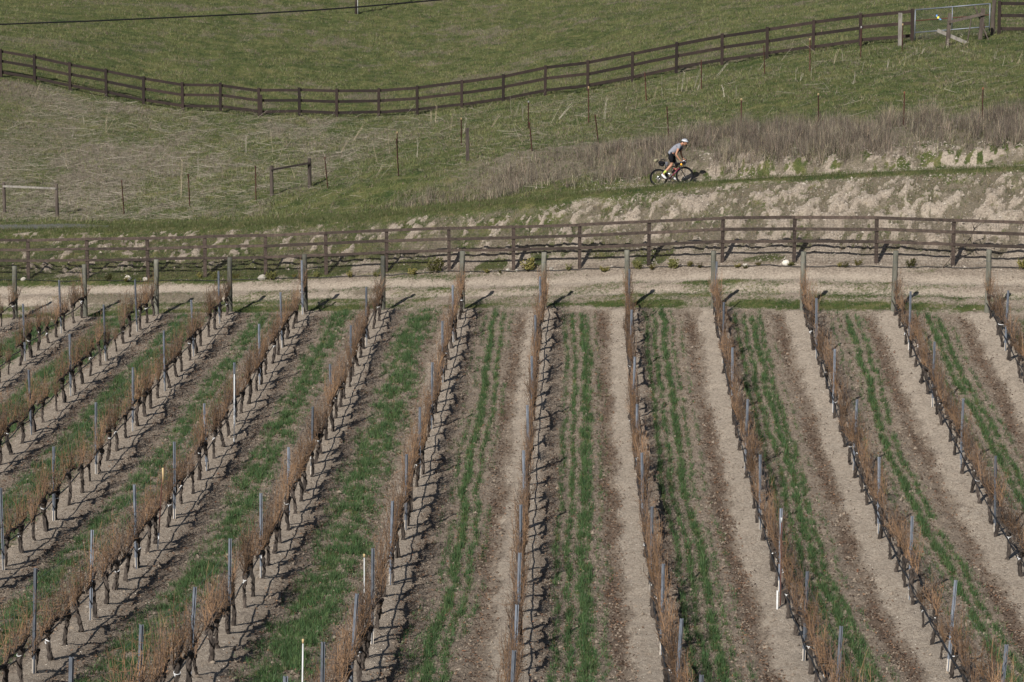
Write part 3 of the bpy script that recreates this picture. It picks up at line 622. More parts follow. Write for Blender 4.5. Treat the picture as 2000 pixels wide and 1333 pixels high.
p = upper_pts([(511, 225)])[0]; mb = MB(); mb.box((p.x, p.y - .1, p.z + .5), (.12, .1, 1.4)); mb.build('short_post', M['fenceup'], bf)
board_fence(upper_pts([(1951, 68), (2062, 62), (2170, 58), (2280, 55), (2390, 52), (2500, 50)]), 'dark brown board fence right of the chain-link gate, cut by the photo edge')
a = UP_P[-1] + Vector((.13, 0, 0)); b = upper_pts([(1932, 72)])[0]
gt = thing('field_gate', a, 'wide galvanised chain-link gate between two brown posts on the hillside', 'gate')
d = b - a; GH0, GH1 = .18, 1.5
def gp(t_, h): return Vector((d.x * t_, d.y * t_, d.z * t_ + h))
for nm, pts, r in (('top_rail', [gp(0, GH1), gp(1, GH1)], .032), ('bottom_rail', [gp(0, .42), gp(1, .42)], .028), ('end_stile', [gp(0, 0.05), gp(0, GH1)], .03), ('end_stile', [gp(1, .2), gp(1, GH1)], .03), ('middle_stile', [gp(.5, .42), gp(.5, GH1)], .028)):
    mb = MB(); mb.tube(pts, r, 8); mb.build(nm, M['pipe'], gt, True)
mb = MB(); mb.tube([gp(0, .98), gp(1, .98)], .024, 8); mb.build('middle_rail', M['rust'], gt, True)
mb = MB(); N = 34
for k in range(-14, N):
    for sg in (1, -1):
        t0, h0, t1, h1 = k / N, .1, (k + 13) / N, 1.5
        if t0 < 0: h0 = .1 + (0 - t0) * 1.4 * N / 13; t0 = 0
        if t1 > 1: h1 = 1.5 - (t1 - 1) * 1.4 * N / 13; t1 = 1
        if h1 <= h0: continue
        A = gp(t0, h0), gp(t1, h1)
        if sg < 0: A = gp(t0, 1.6 - h0), gp(t1, 1.6 - h1)
        mb.tube([A[0] + Vector((0, .02, 0)), A[1] + Vector((0, .02, 0))], .0032, 3, False)
mb.build('chain_link', M['wireg'], gt)['kind'] = 'stuff'
m_y = mat('yellow_tag', (.8, .62, .08), .6); m_b = mat('blue_tag', (.12, .25, .5), .6)
mb = MB(); mb.box(gp(.31, 1.05) + Vector((0, -.03, 0)), (.09, .02, .09)); o = mb.build('tag', M['tan'], gt); o.data.materials[0] = m_y
mb = MB(); mb.box(gp(.29, 1.14) + Vector((0, -.03, 0)), (.07, .02, .1)); mb.box(gp(.335, .97) + Vector((0, -.03, 0)), (.13, .02, .05), leanrot(0, .5)); o = mb.build('ribbon', M['tan'], gt); o.data.materials[0] = m_b
def post_thing(name, px, py, h, wd, m, label, lx=0.0, round_=False, cat='post', group=None, base=None, yaw=0):
    p = base or on_ground(px, py, 108); t = thing(name, p, label, cat, group, yaw); mb = MB()
    if round_: mb.tube([(0, 0, -.2), (0, 0, h * .5), (lx, 0, h)], [wd * .55, wd * .52, wd * .47], 10)
    else: mb.beam((0, 0, -.2), (lx, 0, h), wd, wd * .85, 0, (0, 1, 0), .008)
    mb.build('shaft', M[m], t); return t
post_thing('gate_post', 0, 0, 1.72, .2, 'oldwood', 'thick dark gate post at the right end of the chain-link gate', .05, True, base=b + Vector((.16, 0, 0)))
post_thing('grey_post', 1757, 90, 1.55, .17, 'palewood', 'pale grey weathered post just left of the chain-link gate', .0)
p1 = post_thing('brace_post', 1849, 90, 1.5, .17, 'oldwood', 'leaning old wooden post standing before the middle of the gate', .12)
p2 = post_thing('brace_post', 1913, 78, 1.45, .17, 'oldwood', 'old wooden post before the right half of the gate', .14)
P1, P2 = p1.location, p2.location
t = thing('crossbar', P1, 'old wooden crossbar between two leaning posts before the gate', 'beam'); mb = MB(); mb.beam((.05, -.12, 1.1), (P2.x - P1.x + .15, P2.y - P1.y - .1, P2.z - P1.z + 1.2), .09, .12, 0, (0, 0, 1), .01); mb.build('bar', M['oldwood'], t)
t = thing('leaning_plank', P2, 'old plank leaning on the wooden post near the right gate post', 'plank'); mb = MB(); mb.beam((.42, -.06, -.05), (-.25, .16, 1.55), .05, .17, 0, (0, 1, 0), .01); mb.build('plank', M['oldwood'], t)
t = thing('fallen_plank', P1, 'pale weathered plank lying aslant at the foot of the old posts', 'plank'); mb = MB(); mb.beam((-.45, .12, .72), (1.0, -.1, .1), .05, .17, 0, (0, 0, 1), .01); mb.build('plank', M['palewood'], t)
t = thing('thin_stick', P1, 'thin grey stick leaning on the old crossbar before the gate', 'stick'); mb = MB(); mb.tube([(.95, -.1, .2), (1.1, -.14, 1.3)], .03, 6); mb.build('stick', M['oldwood'], t)
# old fence braces lower down
def brace(pa, ha, pb, hb, ra, rb, m, la, lb, lr, round_=True, wd=.14, mr_=None):
    A = post_thing('brace_post', *pa, ha, wd, m, la, .0, round_).location; B = post_thing('brace_post', *pb, hb, wd, m, lb, .0, round_).location
    t = thing('brace_rail', A, lr, 'rail'); mb = MB(); mb.beam(Vector((0, -.1, ra)), B - A + Vector((0, -.1, rb)), .07, .08, 0, (0, 0, 1), .01); mb.build('rail', M[mr_ or m], t)
brace((531, 383), 1.3, (605, 369), 1.32, 1.12, 1.12, 'oldwood', 'thick old brace post, left of the pair with a sloping rail', 'old brace post, right of the pair with a sloping rail', 'dark sloping rail joining two old brace posts on the left field', True, .16)
brace((9, 416), 1.38, (112, 425), 1.5, 1.22, 1.3, 'oldwood', 'weathered brace post at the left photo edge', 'weathered brace post, right one of the pair by the left edge', 'grey rail joining the two weathered posts by the left edge', True, .15, 'palewood')
post_thing('grey_post', 914, 318, 1.45, .15, 'oldwood', 'lone weathered grey post at the left end of the dry weeds', -.03, False)
# rusty T-posts
def tpost_mesh(h, lx, tip):
    mb = MB(); a = Vector((0, 0, -.2)); b = Vector((lx, 0, h)); mb.beam(a, b, .048, .010, 0, (0, 1, 0)); mb.beam(a + Vector((0, -.03, 0)), b + Vector((0, -.03, 0)), .010, .05, 0, (0, 1, 0))
    k = mb.mesh('shaft', M['rust']); c = MB(); c.beam(b - Vector((lx * .05, 0, h * .05)), b + Vector((0, 0, .012)), .052, .054, 0, (0, 1, 0)); return k, c.mesh('tip', tip)
TPL = [(243,419,67,-4,0),(371,406,66,-2,0),(500,392,68,0,0),(641,369,62,-6,0),(779,345,74,-4,0),(1040,296,56,-6,0),(1170,281,56,-8,0),(1307,268,58,-5,0),(1448,258,64,-1,1),(1599,250,66,-2,1),(1765,246,66,0,2),(1918,244,72,0,2)]
for n, (px, py, h, lx, tp) in enumerate(TPL):
    p = on_ground(px, py, 108); s = FPX / p.y; t = thing('steel_t_post', p, f'thin rusty steel fence post, {ordn(n + 1)} from left in the line above the dry weeds', 'post', 'rusty posts above the weeds')
    a_, c_ = tpost_mesh(h / s, lx / s, (M['rust'], M['tan'], M['orangetip'])[tp]); put('shaft', a_, t); put('tip', c_, t)
TPB = [(776,310,52,0,1),(901,285,54,0,1),(1032,252,54,0,3),(1150,240,70,-1,1),(1263,198,56,-4,0),(1370,175,56,-1,0),(1494,146,56,-3,0),(1582,140,64,-1,1),(1681,115,62,0,3),(1762,100,52,0,1),(1926,74,32,-6,0)]
for n, (px, py, h, lx, tp) in enumerate(TPB):
    p = on_ground(px, py, 108); s = FPX / p.y; t = thing('steel_t_post', p, f'thin rusty steel fence post, {ordn(n + 1)} from left in the line climbing to the gate', 'post', 'rusty posts climbing to the gate')
    a_, c_ = tpost_mesh(h / s, lx / s, (M['rust'], M['tan'], M['orangetip'], M['white'])[tp]); put('shaft', a_, t); put('tip', c_, t)
# ------------------------------------------------------------------ cable and pole on the upper hill
P = []
for px, py in ((-900, 92), (-500, 74), (-200, 58), (0, 48), (180, 41.5), (350, 34), (500, 27), (620, 20), (700, 14), (860, 0), (1100, -26), (1500, -80), (2100, -180)): P.append(at_y(px, py, 128.0))
mb = MB(); mb.tube(P, .036, 6); tag(mb.build('overhead_cable', M['cable'], None, True), 'black overhead cable crossing the upper left corner', 'cable')
p = on_ground(696, 28, 150); t = thing('utility_pole', p, 'thin pole with a white conduit at the top edge of the hillside', 'pole')
mb = MB(); mb.tube([(0, 0, -.3), (0, 0, 4), (0, 0, 8.5)], [.1, .09, .075], 10); mb.build('pole', M['oldwood'], t, True)
mb = MB(); mb.tube([(.1, -.06, 0), (.1, -.06, 3.2)], .03, 8); mb.build('conduit', M['white'], t, True)
mb = MB(); mb.beam((-.9, 0, 8), (.9, 0, 8), .09, .11); mb.build('crossarm', M['oldwood'], t)
# ------------------------------------------------------------------ grass, weeds, straw, litter, stones
def blades(X, Y, n, h, wd, spread, tint, tvar, lean=0.45, zoff=-.01, dirs=None):
    """n narrow triangles per spot"""
    k = len(X); X = np.repeat(X, n); Y = np.repeat(Y, n); h = np.repeat(h, n) * rng.uniform(.6, 1.15, k * n); m = k * n
    bx = X + rng.normal(0, spread, m); by = Y + rng.normal(0, spread, m); bz = ground(bx, by) + zoff
    a = rng.uniform(0, 2 * np.pi, m); l = np.abs(rng.normal(0, lean, m)) * h; fa = rng.uniform(0, np.pi, m)
    if not hasattr(wd, '__len__'): wd = np.full(m, wd)
    cx, cy = np.cos(fa) * wd / 2, np.sin(fa) * wd / 2
    V = np.empty((m, 3, 3)); V[:, 0] = np.stack([bx - cx, by - cy, bz], -1); V[:, 1] = np.stack([bx + cx, by + cy, bz], -1)
    V[:, 2] = np.stack([bx + np.cos(a) * l, by + np.sin(a) * l, bz + h], -1)
    T = np.repeat(tint, n, 0) * (1 + rng.normal(0, tvar, (m, 1))) * (1 + rng.normal(0, .06, (m, 3)))
    return V, np.clip(T, .005, .9)
def mixc(a, b, t): t = np.asarray(t)[:, None]; return np.array(a) * (1 - t) + np.array(b) * t
# cover crop in the aisles
N = 900000; X = rng.uniform(-24, 22, N); Y = 41 + 66 * rng.uniform(0, 1, N)
ok = in_view(X, Y, ground(X, Y)) & (Y < y_end(X) + .3); X, Y = X[ok], Y[ok]
gsp = aisle_grass(X, Y); ok = rng.uniform(0, 1, len(X)) < gsp * .95; X, Y, gsp = X[ok], Y[ok], gsp[ok]
h = (.09 + .13 * gsp) * rng.uniform(.7, 1.2, len(X)); tn = mixc((.038, .078, .03), (.088, .13, .05), rng.uniform(0, 1, len(X)) ** 1.5)
V1, T1 = blades(X, Y, 4, h, .015, .035, tn, .3, .55)
print('aisle tufts', len(X))
soup('aisle_grass', V1, 1, T1, M['blades'], 'green cover crop growing in drilled lines between the vine rows', 'grass')
# grass of road verge, fence foot, bank
N = 420000; X = rng.uniform(-26, 24, N); Y = 85 + 45 * rng.uniform(0, 1, N); ok = (Y > y_end(X) - .3) & (Y < y_track(X) + 1.0) & in_view(X, Y, ground(X, Y)); X, Y = X[ok], Y[ok]
gc = green_cover(X, Y); ok = rng.uniform(0, 1, len(X)) < gc * .8; X, Y = X[ok], Y[ok]
lip = np.exp(-0.5 * ((Y - y_track(X) + 1.05) / .2) ** 2)
dr = dry_cover(X, Y); rd = Y < y_fence(X) - .5
tn = mixc((.055, .08, .026), (.115, .112, .048), rng.uniform(0, 1, len(X))); tn[rd] = mixc((.038, .078, .02), (.07, .1, .03), rng.uniform(0, 1, rd.sum()))
dd = rng.uniform(0, 1, len(X)) < dr * .6 + .08; tn[dd] = mixc((.16, .13, .085), (.26, .21, .14), rng.uniform(0, 1, dd.sum()))
V2, T2 = blades(X, Y, 4, np.where(rd, .09, .12) * rng.uniform(.6, 1.3, len(X)) + .05 * lip, .014, .05, tn, .2, .6)
print('bank tufts', len(X))
soup('bank_grass', V2, 1, T2, M['blades'], 'short grass on the road verge and the bank behind the fence', 'grass')
# grass of the field and upper hillside
N = 400000; Y = np.sqrt(rng.uniform(106 ** 2, 212 ** 2, N)); X = rng.uniform(-.215, .19, N) * Y; ok = (Y > y_track(X) + .8) & in_view(X, Y, ground(X, Y), 60, 40); X, Y = X[ok], Y[ok]
gc = green_cover(X, Y); ok = rng.uniform(0, 1, len(X)) < gc; X, Y = X[ok], Y[ok]; dr = dry_cover(X, Y)
clump = sstep(.3, .7, .4 * fbm(X * .4, Y * .2, 201, 4) + .6 * fbm(X * 1.8, Y * 1.1, 202, 3)); tn = mixc((.042, .068, .022), (.165, .165, .072), np.clip(clump * .7 + rng.uniform(0, .4, len(X)), 0, 1))
dd = rng.uniform(0, 1, len(X)) < .10 + .5 * dr; tn[dd] = mixc((.11, .09, .065), (.24, .2, .145), rng.uniform(0, 1, dd.sum()))
V3, T3 = blades(X, Y, 3, rng.uniform(.05, .17, len(X)) * (.7 + .7 * clump), .024, .06, tn, .3, .7)
print('hill tufts', len(X))
soup('hill_grass', V3, 1, T3, M['blades'], 'olive green grass over the field and the hillside', 'grass')
# band of tall dry weeds above the track
def weed_d(X, Y):
    yt, yl = y_track(X), y_tline(X); lo = yt + np.interp(X, [-8, 0, 6, 20], [.9, 1.2, 1.5, 1.9]); hi = yl + np.interp(X, [-8, -2, 6, 20], [-2.6, -1.6, .2, .5])
    return sstep(-.3, .6, Y - lo) * (1 - sstep(-.8, .4, Y - hi)) * sstep(-8.6, -5.5, X + 1.2 * (vnoise(X * .7, Y * .7, 221) - .5)) * (.1 + .9 * sstep(.32, .62, fbm(X * .9, Y * .6, 222, 4))) * np.interp(X, [-8, -2, 3], [.45, .7, 1])
N = 74000; X = rng.uniform(-10, 30, N); Y = rng.uniform(97, 124, N); ok = in_view(X, Y, ground(X, Y), 300) & (rng.uniform(0, 1, N) < weed_d(X, Y)); X, Y = X[ok], Y[ok]
print('weeds', len(X))
cl = fbm(X * 1.1, Y * .8, 223, 3); hh = np.interp(X, [-8, -3, 4, 20], [.38, .55, .78, .9]) * (.35 + 1.2 * cl) * rng.uniform(.65, 1.15, len(X))
tn = mixc((.07, .057, .046), (.20, .165, .125), np.clip(rng.uniform(0, 1, len(X)) ** 1.3 + .5 * (fbm(X * 2.2, Y * 1.2, 224, 3) - .5), 0, 1)); st = rng.uniform(0, 1, len(X)) < .14; tn[st] = mixc((.24, .2, .14), (.36, .3, .21), rng.uniform(0, 1, st.sum()))
V4, T4 = blades(X, Y, 5, hh, .012, .07, tn, .22, .3)
V5, T5 = blades(X, Y, 6, hh * .45, .010, .10, tn * .9, .25, .8)      # side twigs
V5[:, :, 2] += (rng.uniform(0, .6, len(V5)) * np.repeat(hh, 6))[:, None]
soup('dry_weeds', np.concatenate([V4, V5]), 1, np.concatenate([T4, T5]), M['dry'], 'band of tall grey-brown dry weeds along the upper side of the track', 'weeds')
# fallen straw in the field, thickest at the left
def sticks(X, Y, L, r, ang, tilt, z0):
    n = len(X); z = ground(X, Y) + z0; dx, dy, dz = np.cos(ang) * np.cos(tilt), np.sin(ang) * np.cos(tilt), np.sin(tilt)
    A = np.stack([X, Y, z], -1); B = A + np.stack([dx, dy, dz], -1) * L[:, None]; B[:, 2] = np.maximum(B[:, 2], ground(B[:, 0], B[:, 1]) + .01)
    s1 = np.stack([-dy, dx, np.zeros(n)], -1) * r[:, None]; s2 = np.array([0, 0, 1.0]) * r[:, None]
    q = [s1, s2 * 1.2, -s1]; V = []
    for k in range(3):
        a, b = q[k], q[(k + 1) % 3]; V += [np.stack([A + a, A + b, B + b], 1), np.stack([A + a, B + b, B + a], 1)]
    return np.concatenate(V), n
N = 230000; X = rng.uniform(-30, 24, N); Y = rng.uniform(104, 160, N); dn = dry_cover(X, Y) * np.interp(X, [-28, -16, -8, 6, 24], [1, .85, .4, .2, .16])
ok = (Y > y_track(X) + 1.4) & (Y < y_upper(X) - .3) & in_view(X, Y, ground(X, Y)) & (rng.uniform(0, 1, N) < dn * .8); X, Y = X[ok], Y[ok]; n = len(X); print('straw', n)
long_ = rng.uniform(0, 1, n) ** 8
Vs, _ = sticks(X, Y, (.06 + .75 * long_ + rng.uniform(0, .14, n)), .0028 + .004 * long_, rng.normal(0, .55, n) + np.pi * rng.integers(0, 2, n), np.where(rng.uniform(0, 1, n) < .2, rng.uniform(.6, 1.5, n), np.abs(rng.normal(0, .16, n))), .04)
tn = mixc((.11, .095, .072), (.34, .3, .24), rng.uniform(0, 1, n) ** 1.6)
soup('fallen_straw', Vs, 6, np.tile(tn, (6, 1)), M['dry'], 'pale fallen straw and broken stalks strewn over the left field', 'straw')
# leaf litter in the aisles
N = 460000; X = rng.uniform(-24, 22, N); Y = rng.uniform(41, 108, N); ok = in_view(X, Y, ground(X, Y)); X, Y = X[ok], Y[ok]
ld = litter_d(X, Y); ok = rng.uniform(0, 1, len(X)) < ld * .95; X, Y = X[ok], Y[ok]; n = len(X); print('leaves', n)
a = rng.uniform(0, 2 * np.pi, n); r = rng.uniform(.016, .034, n); z = ground(X, Y) + rng.uniform(.008, .03, n)
def lp(t, k, up): return np.stack([X + np.cos(a + t) * r * k, Y + np.sin(a + t) * r * k, z + up], -1)
c0, c1, c2, c3 = lp(0, 1.2, rng.uniform(-.01, .03, n)), lp(1.7, .8, rng.uniform(-.01, .03, n)), lp(3.1, 1.1, rng.uniform(-.01, .03, n)), lp(4.6, .8, rng.uniform(-.01, .03, n))
tn = mixc((.04, .026, .018), (.135, .086, .056), rng.uniform(0, 1, n) ** 1.3); rd = rng.uniform(0, 1, n) < .1; tn[rd] = mixc((.12, .05, .028), (.19, .12, .07), rng.uniform(0, 1, rd.sum()))
soup('fallen_leaves', np.concatenate([np.stack([c0, c1, c2], 1), np.stack([c0, c2, c3], 1)]), 2, np.tile(tn, (2, 1)), M['leaves'], 'brown fallen vine leaves gathered in the furrows', 'leaves')
# clods and pale stones
def stones(X, Y, r, tn, name, label, cat, sink=.3):
    n = len(X); z = ground(X, Y) - r * sink + r * .5; c = np.stack([X, Y, z], -1); D = []
    for d in ((1, 0, 0), (0, 1, 0), (-1, 0, 0), (0, -1, 0), (0, 0, 1)): D.append(c + np.array(d) * r[:, None] * rng.uniform(.6, 1.3, (n, 1)) + rng.normal(0, .15, (n, 3)) * r[:, None])
    V = np.concatenate([np.stack([D[k], D[(k + 1) % 4], D[4]], 1) for k in range(4)]); soup(name, V, 4, np.tile(tn, (4, 1)), M['leaves'], label, cat)
N = 60000; X = rng.uniform(-24, 22, N); Y = rng.uniform(41, 108, N); uu = row_u(X, Y); fr = (uu - np.floor(uu)) * ROW_S
ok = in_view(X, Y, ground(X, Y)) & (Y < y_end(X)) & (rng.uniform(0, 1, N) < np.where((fr < .5) | (fr > 2.35), .4, .08)); X, Y = X[ok], Y[ok]; n = len(X); print('pebbles', n)
stones(X, Y, rng.uniform(.005, .013, n), mixc((.3, .26, .21), (.6, .56, .48), rng.uniform(0, 1, n)), 'pebbles', 'small pale stones scattered on the vineyard soil', 'stones')
N = 420000; X = rng.uniform(-24, 22, N); Y = rng.uniform(41, 118, N); uu = row_u(X, Y); fr = (uu - np.floor(uu)) * ROW_S; ye_, yf_, yt_ = y_end(X), y_fence(X), y_track(X)
pr = np.where(Y < ye_, np.where((fr < .4) | (fr > 2.35), .08, .38), np.where(Y < yf_ - .4, .06, np.where(Y < yt_ - 1.9, np.interp(X, [-8, 4], [0, .22]) + np.interp(X, [-10, 2], [.4, .78]) * bank_bare(X, Y), np.where((Y > yt_ + .6) & (Y < yt_ + 3.2), .9 * sstep(-3, 5, X) * sstep(.35, .6, fbm(X * 1.6, Y, 99, 3)), 0))))
ok = in_view(X, Y, ground(X, Y)) & (rng.uniform(0, 1, N) < pr); X, Y = X[ok], Y[ok]; n = len(X); bkm = Y > y_fence(X) - .4; print('clods', n)
tn = mixc((.11, .087, .066), (.205, .167, .128), rng.uniform(0, 1, n)); tn[bkm] = mixc((.17, .143, .113), (.36, .315, .26), rng.uniform(0, 1, bkm.sum()) ** 1.4)
stones(X, Y, rng.uniform(.01, .03, n) ** 1.0 * np.where(bkm, 1.3, 1.1) * np.where(rng.uniform(0, 1, n) < .06, 1.9, 1), tn, 'soil_clods', 'loose clods of dry soil in the aisles and on the bank', 'soil')
# standing pale stalks, each a plant of its own
def stalk_mesh(seed):
    q = random.Random(seed); mb = MB()
    for _ in range(q.choice((1, 1, 2, 2, 3))):
        lx, ly = q.uniform(-.14, .14), q.uniform(-.1, .1); x0_ = q.uniform(-.06, .06); h = q.uniform(.7, 1)
        pts = [(x0_ + lx * s + q.uniform(-.01, .01), ly * s, h * s) for s in (-.05, .3, .6, .85, 1)]; mb.tube(pts, [.0075, .007, .006, .0045, .003], 5)
        for _ in range(q.randint(0, 3)):
            s = q.uniform(.4, .95); a_ = Vector((x0_ + lx * s, ly * s, h * s)); mb.tube([a_, a_ + Vector((q.uniform(-.14, .14), q.uniform(-.1, .1), q.uniform(.02, .14)))], [.006, .003], 4)
    return mb
m_st = [mat('dry_stalk_pale', (.27, .24, .19), .9, ((.37, .33, .265), 9)), mat('dry_stalk_tan', (.24, .19, .13), .9, ((.36, .3, .21), 9))]
SV = [[stalk_mesh(300 + k).mesh('stalk', m_) for k in range(7)] for m_ in m_st]
ST = [(32,270,40,.3),(68,190,35,.3),(166,245,22,0),(206,262,42,0),(210,258,36,.7),(130,325,38,0),(337,352,60,0),(353,388,90,0),(386,345,56,0),(140,270,18,.2),(532,300,55,-.1),(546,303,30,.4),(575,350,60,-.35),(462,350,46,0),(480,300,40,-.1),(997,224,52,0),(1008,226,30,.1),(1022,240,40,0),(1078,242,60,.6),(1090,235,50,.7),(1277,196,24,0),(1291,190,62,.05),(1330,182,44,.1),(1340,180,34,.2),(1355,175,50,.25),(1362,176,40,.3),(1322,186,30,0),(850,242,38,0),(842,240,28,-.2),(960,250,36,.5),(815,308,42,.1),(735,322,70,-.15),(735,345,30,.4),(1415,190,26,-.1),(1433,192,30,.3),(1441,192,28,.1),(1553,159,28,0),(1562,160,18,.2),(1583,153,26,0),(1594,144,40,0),(1628,126,32,.2),(1648,120,28,0),(1683,138,22,.2),(1733,133,20,0),(1790,108,18,-.3),(1800,106,22,.3),(1762,120,30,.9),(1667,165,26,.3),(1802,225,40,-.1),(1898,225,40,.5),(1700,108,20,0),(1850,95,20,-.2),(1870,88,24,.3),(1902,120,16,.1),(1942,118,18,0),(1960,130,24,.4),(1988,126,30,.5),(1400,150,40,.6),(1480,140,30,.6),(1240,215,40,.1),(1180,235,50,.0),(905,262,34,.1),(880,255,40,.0),(760,300,40,-.1),(690,275,50,.6),(665,300,40,.5),(640,320,30,-.2),(600,335,34,.2),(1130,250,30,-.4),(1480,268,30,.2),(1390,282,36,.3),(1625,240,24,.1)]
def stalk_label(px, py, h, ln):
    sz = 'tall' if h >= 45 else 'knee-high' if h >= 28 else 'short'; le = 'leaning right' if ln > .25 else 'leaning left' if ln < -.15 else 'upright'
    if px > 1795: wh = 'below the gate' if px < 1935 else 'below the fence at the right edge'
    else: k = min(range(len(UPPER_PX)), key=lambda e: abs(UPPER_PX[e][0] - px)); wh = f'below the {ordn(k + 1)} upper fence post from left'
    yb = np.interp(px, [a[0] for a in UPPER_PX], [a[1] for a in UPPER_PX]); fr = 'close' if py - yb < 30 else 'a little' if py - yb < 75 else 'well'
    return f'{sz} {le} pale dry stalk, {fr} {wh}'
_seen = {}
for n, (px, py, h, ln) in enumerate(sorted(ST)):
    p = on_ground(px, py, 108); hm = min(h / (FPX / p.y), 1.9); q = random.Random(n)
    lb_ = stalk_label(px, py, h, ln); _seen[lb_] = _seen.get(lb_, 0) + 1
    if _seen[lb_] > 1: lb_ = ordn(_seen[lb_]) + ' ' + lb_.replace('a little ', '')
    t = thing('dry_weed_stalk', p, lb_, 'weed', 'standing dry weed stalks', 0)
    t.rotation_euler = (q.uniform(-.1, .1), ln * .9, 0); t.scale = (.9, .9, hm); put('stem', SV[0 if q.random() < .6 else 1][q.randrange(7)], t)
# ------------------------------------------------------------------ foot of the fence: shrubs, rocks, hose, dead branch
def shrub_mesh(seed, gold):
    q = random.Random(seed); st = MB(); V = []; T = []
    for k in range(9):
        a = q.uniform(0, 6.28); l = q.uniform(.25, .5); e = Vector((math.cos(a) * l, math.sin(a) * l * .8, q.uniform(.35, .95))); st.tube([(0, 0, -.03), e * .5 + Vector((0, 0, .06)), e], [.016, .011, .005], 4)
        for _ in range(44):
            s = q.uniform(.3, 1.05); c = Vector((e.x * s, e.y * s, e.z * s)) + Vector((q.gauss(0, .07), q.gauss(0, .07), q.gauss(0, .07))); d = Vector((q.gauss(0, 1), q.gauss(0, 1), q.gauss(.5, 1))).normalized() * q.uniform(.09, .17); w_ = d.orthogonal().normalized() * q.uniform(.035, .065)
            V += [[c - w_ * .3, c + d * .5 + w_, c + d], [c - w_ * .3, c + d, c + d * .5 - w_]]
            t_ = q.random(); col = np.array((.085, .09, .03)) * (1 - t_) + np.array((.25, .205, .06) if gold else (.17, .16, .055)) * t_; T += [col, col]
    V = np.array([[tuple(p) for p in f_] for f_ in V]); n = len(V); me_ = bpy.data.meshes.new('leaves'); me_.from_pydata([tuple(p) for p in V.reshape(-1, 3)], [], [(3*k, 3*k+1, 3*k+2) for k in range(n)])
    c = np.ones((n * 3, 4), np.float32); c[:, :3] = np.repeat(np.array(T), 3, 0); me_.attributes.new('tint', 'FLOAT_COLOR', 'POINT').data.foreach_set('color', c.reshape(-1)); me_.materials.append(M['blades'])
    return st.mesh('stems', M['stem']), me_
SHV = [shrub_mesh(400 + k, k % 2) for k in range(6)]
SH = sorted([(850,536,34),(1030,532,30),(806,539,18),(735,542,16),(950,535,12),(978,536,10),(1111,530,16),(1179,532,18),(1245,527,18),(1274,529,14),(1315,528,26),(1347,523,16),(1367,525,14),(1440,524,14),(1456,526,12),(1481,523,14),(1543,522,16),(1640,523,14),(1652,524,16),(1677,520,16),(1779,526,22),(1995,529,22),(420,545,20),(461,546,14),(529,548,22),(575,545,10),(617,543,16),(683,543,16),(212,550,16),(247,552,12),(273,549,10),(390,545,12)])
for n, (px, py, wd) in enumerate(SH):
    p = on_ground(px, py, 80); s = wd / (FPX / p.y); q = random.Random(n + 5)
    t = thing('young_shrub', p, f'small yellow-green shrub at the fence foot, {ordn(n + 1)} from left', 'shrub', 'young shrubs along the lower fence', q.uniform(0, 6)); t.scale = (s * 1.05, s * 1.05, s * q.uniform(.6, 1.0))
    a_, b_ = SHV[n % 6]; put('stems', a_, t); put('leaves', b_, t)
def rock(px, py, wd, label, seed):
    q = random.Random(seed); p = on_ground(px, py, 80); s = wd / (FPX / p.y) / 2; mb = MB(); mb.ball((0, 0, s * .45), (s, s * .8, s * .75), 9, 6)
    mb.v = [tuple(c * (1 + q.uniform(-.16, .16)) for c in v) for v in mb.v]; t = tag(mb.build('rock', M['rock']), label, 'rock', 'white rocks at the fence foot'); t.location = p
for n, (px, py, wd) in enumerate(sorted([(1535,519,17),(1457,523,12),(250,549,15),(512,547,17),(46,549,11),(284,550,11),(1077,528,9),(992,531,8),(1010,530,7)])): rock(px, py, wd, f'pale rounded rock at the foot of the lower fence, {ordn(n + 1)} from left', n)
P = []
for k, px in enumerate(range(-80, 2100, 18)):
    py = np.interp(px, [-80, 60, 200, 420, 700, 900, 1000, 1150, 1300, 1500, 1800, 2100], [549, 551, 552, 551, 543, 533, 534, 529, 525, 523, 526, 528]) + .8 * math.sin(k * .7)
    p = on_ground(px, py, 80); P.append(p + Vector((0, 0, .05)))
mb = MB(); mb.tube(P, .016, 6); tag(mb.build('ground_hose', M['hose'], None, True), 'black irrigation hose lying on the soil along the lower fence', 'hose')
p = on_ground(1846, 526, 80); t = thing('dead_branch', p, 'grey dead branch propped against the fence at the right', 'branch'); q = random.Random(3)
mb = MB(); mb.tube([(-.1, 0, .05), (.15, .1, .3), (.45, .15, .65), (.85, .2, 1.0), (1.0, .2, 1.35), (.85, .2, 1.7), (.6, .2, 1.85)], [.035, .03, .03, .024, .02, .015, .008], 6); mb.build('limb', M['stem'], t, True)
for a_, b_ in (((.85, .2, 1.0), (1.15, .2, .6)), ((1.0, .2, 1.35), (1.3, .15, 1.75)), ((.85, .2, 1.7), (.5, .15, 1.5)), ((.85, .2, 1.7), (1.1, .2, 2.0)), ((.45, .15, .65), (.1, .1, .55))):
    for _ in range(3): mb = MB(); mb.tube([a_, Vector(a_).lerp(Vector(b_), .5) + Vector((q.uniform(-.08, .08), 0, q.uniform(-.08, .08))), Vector(b_) + Vector((q.uniform(-.15, .15), 0, q.uniform(-.15, .15)))], [.012, .008, .004], 4); mb.build('twig', M['stem'], t)
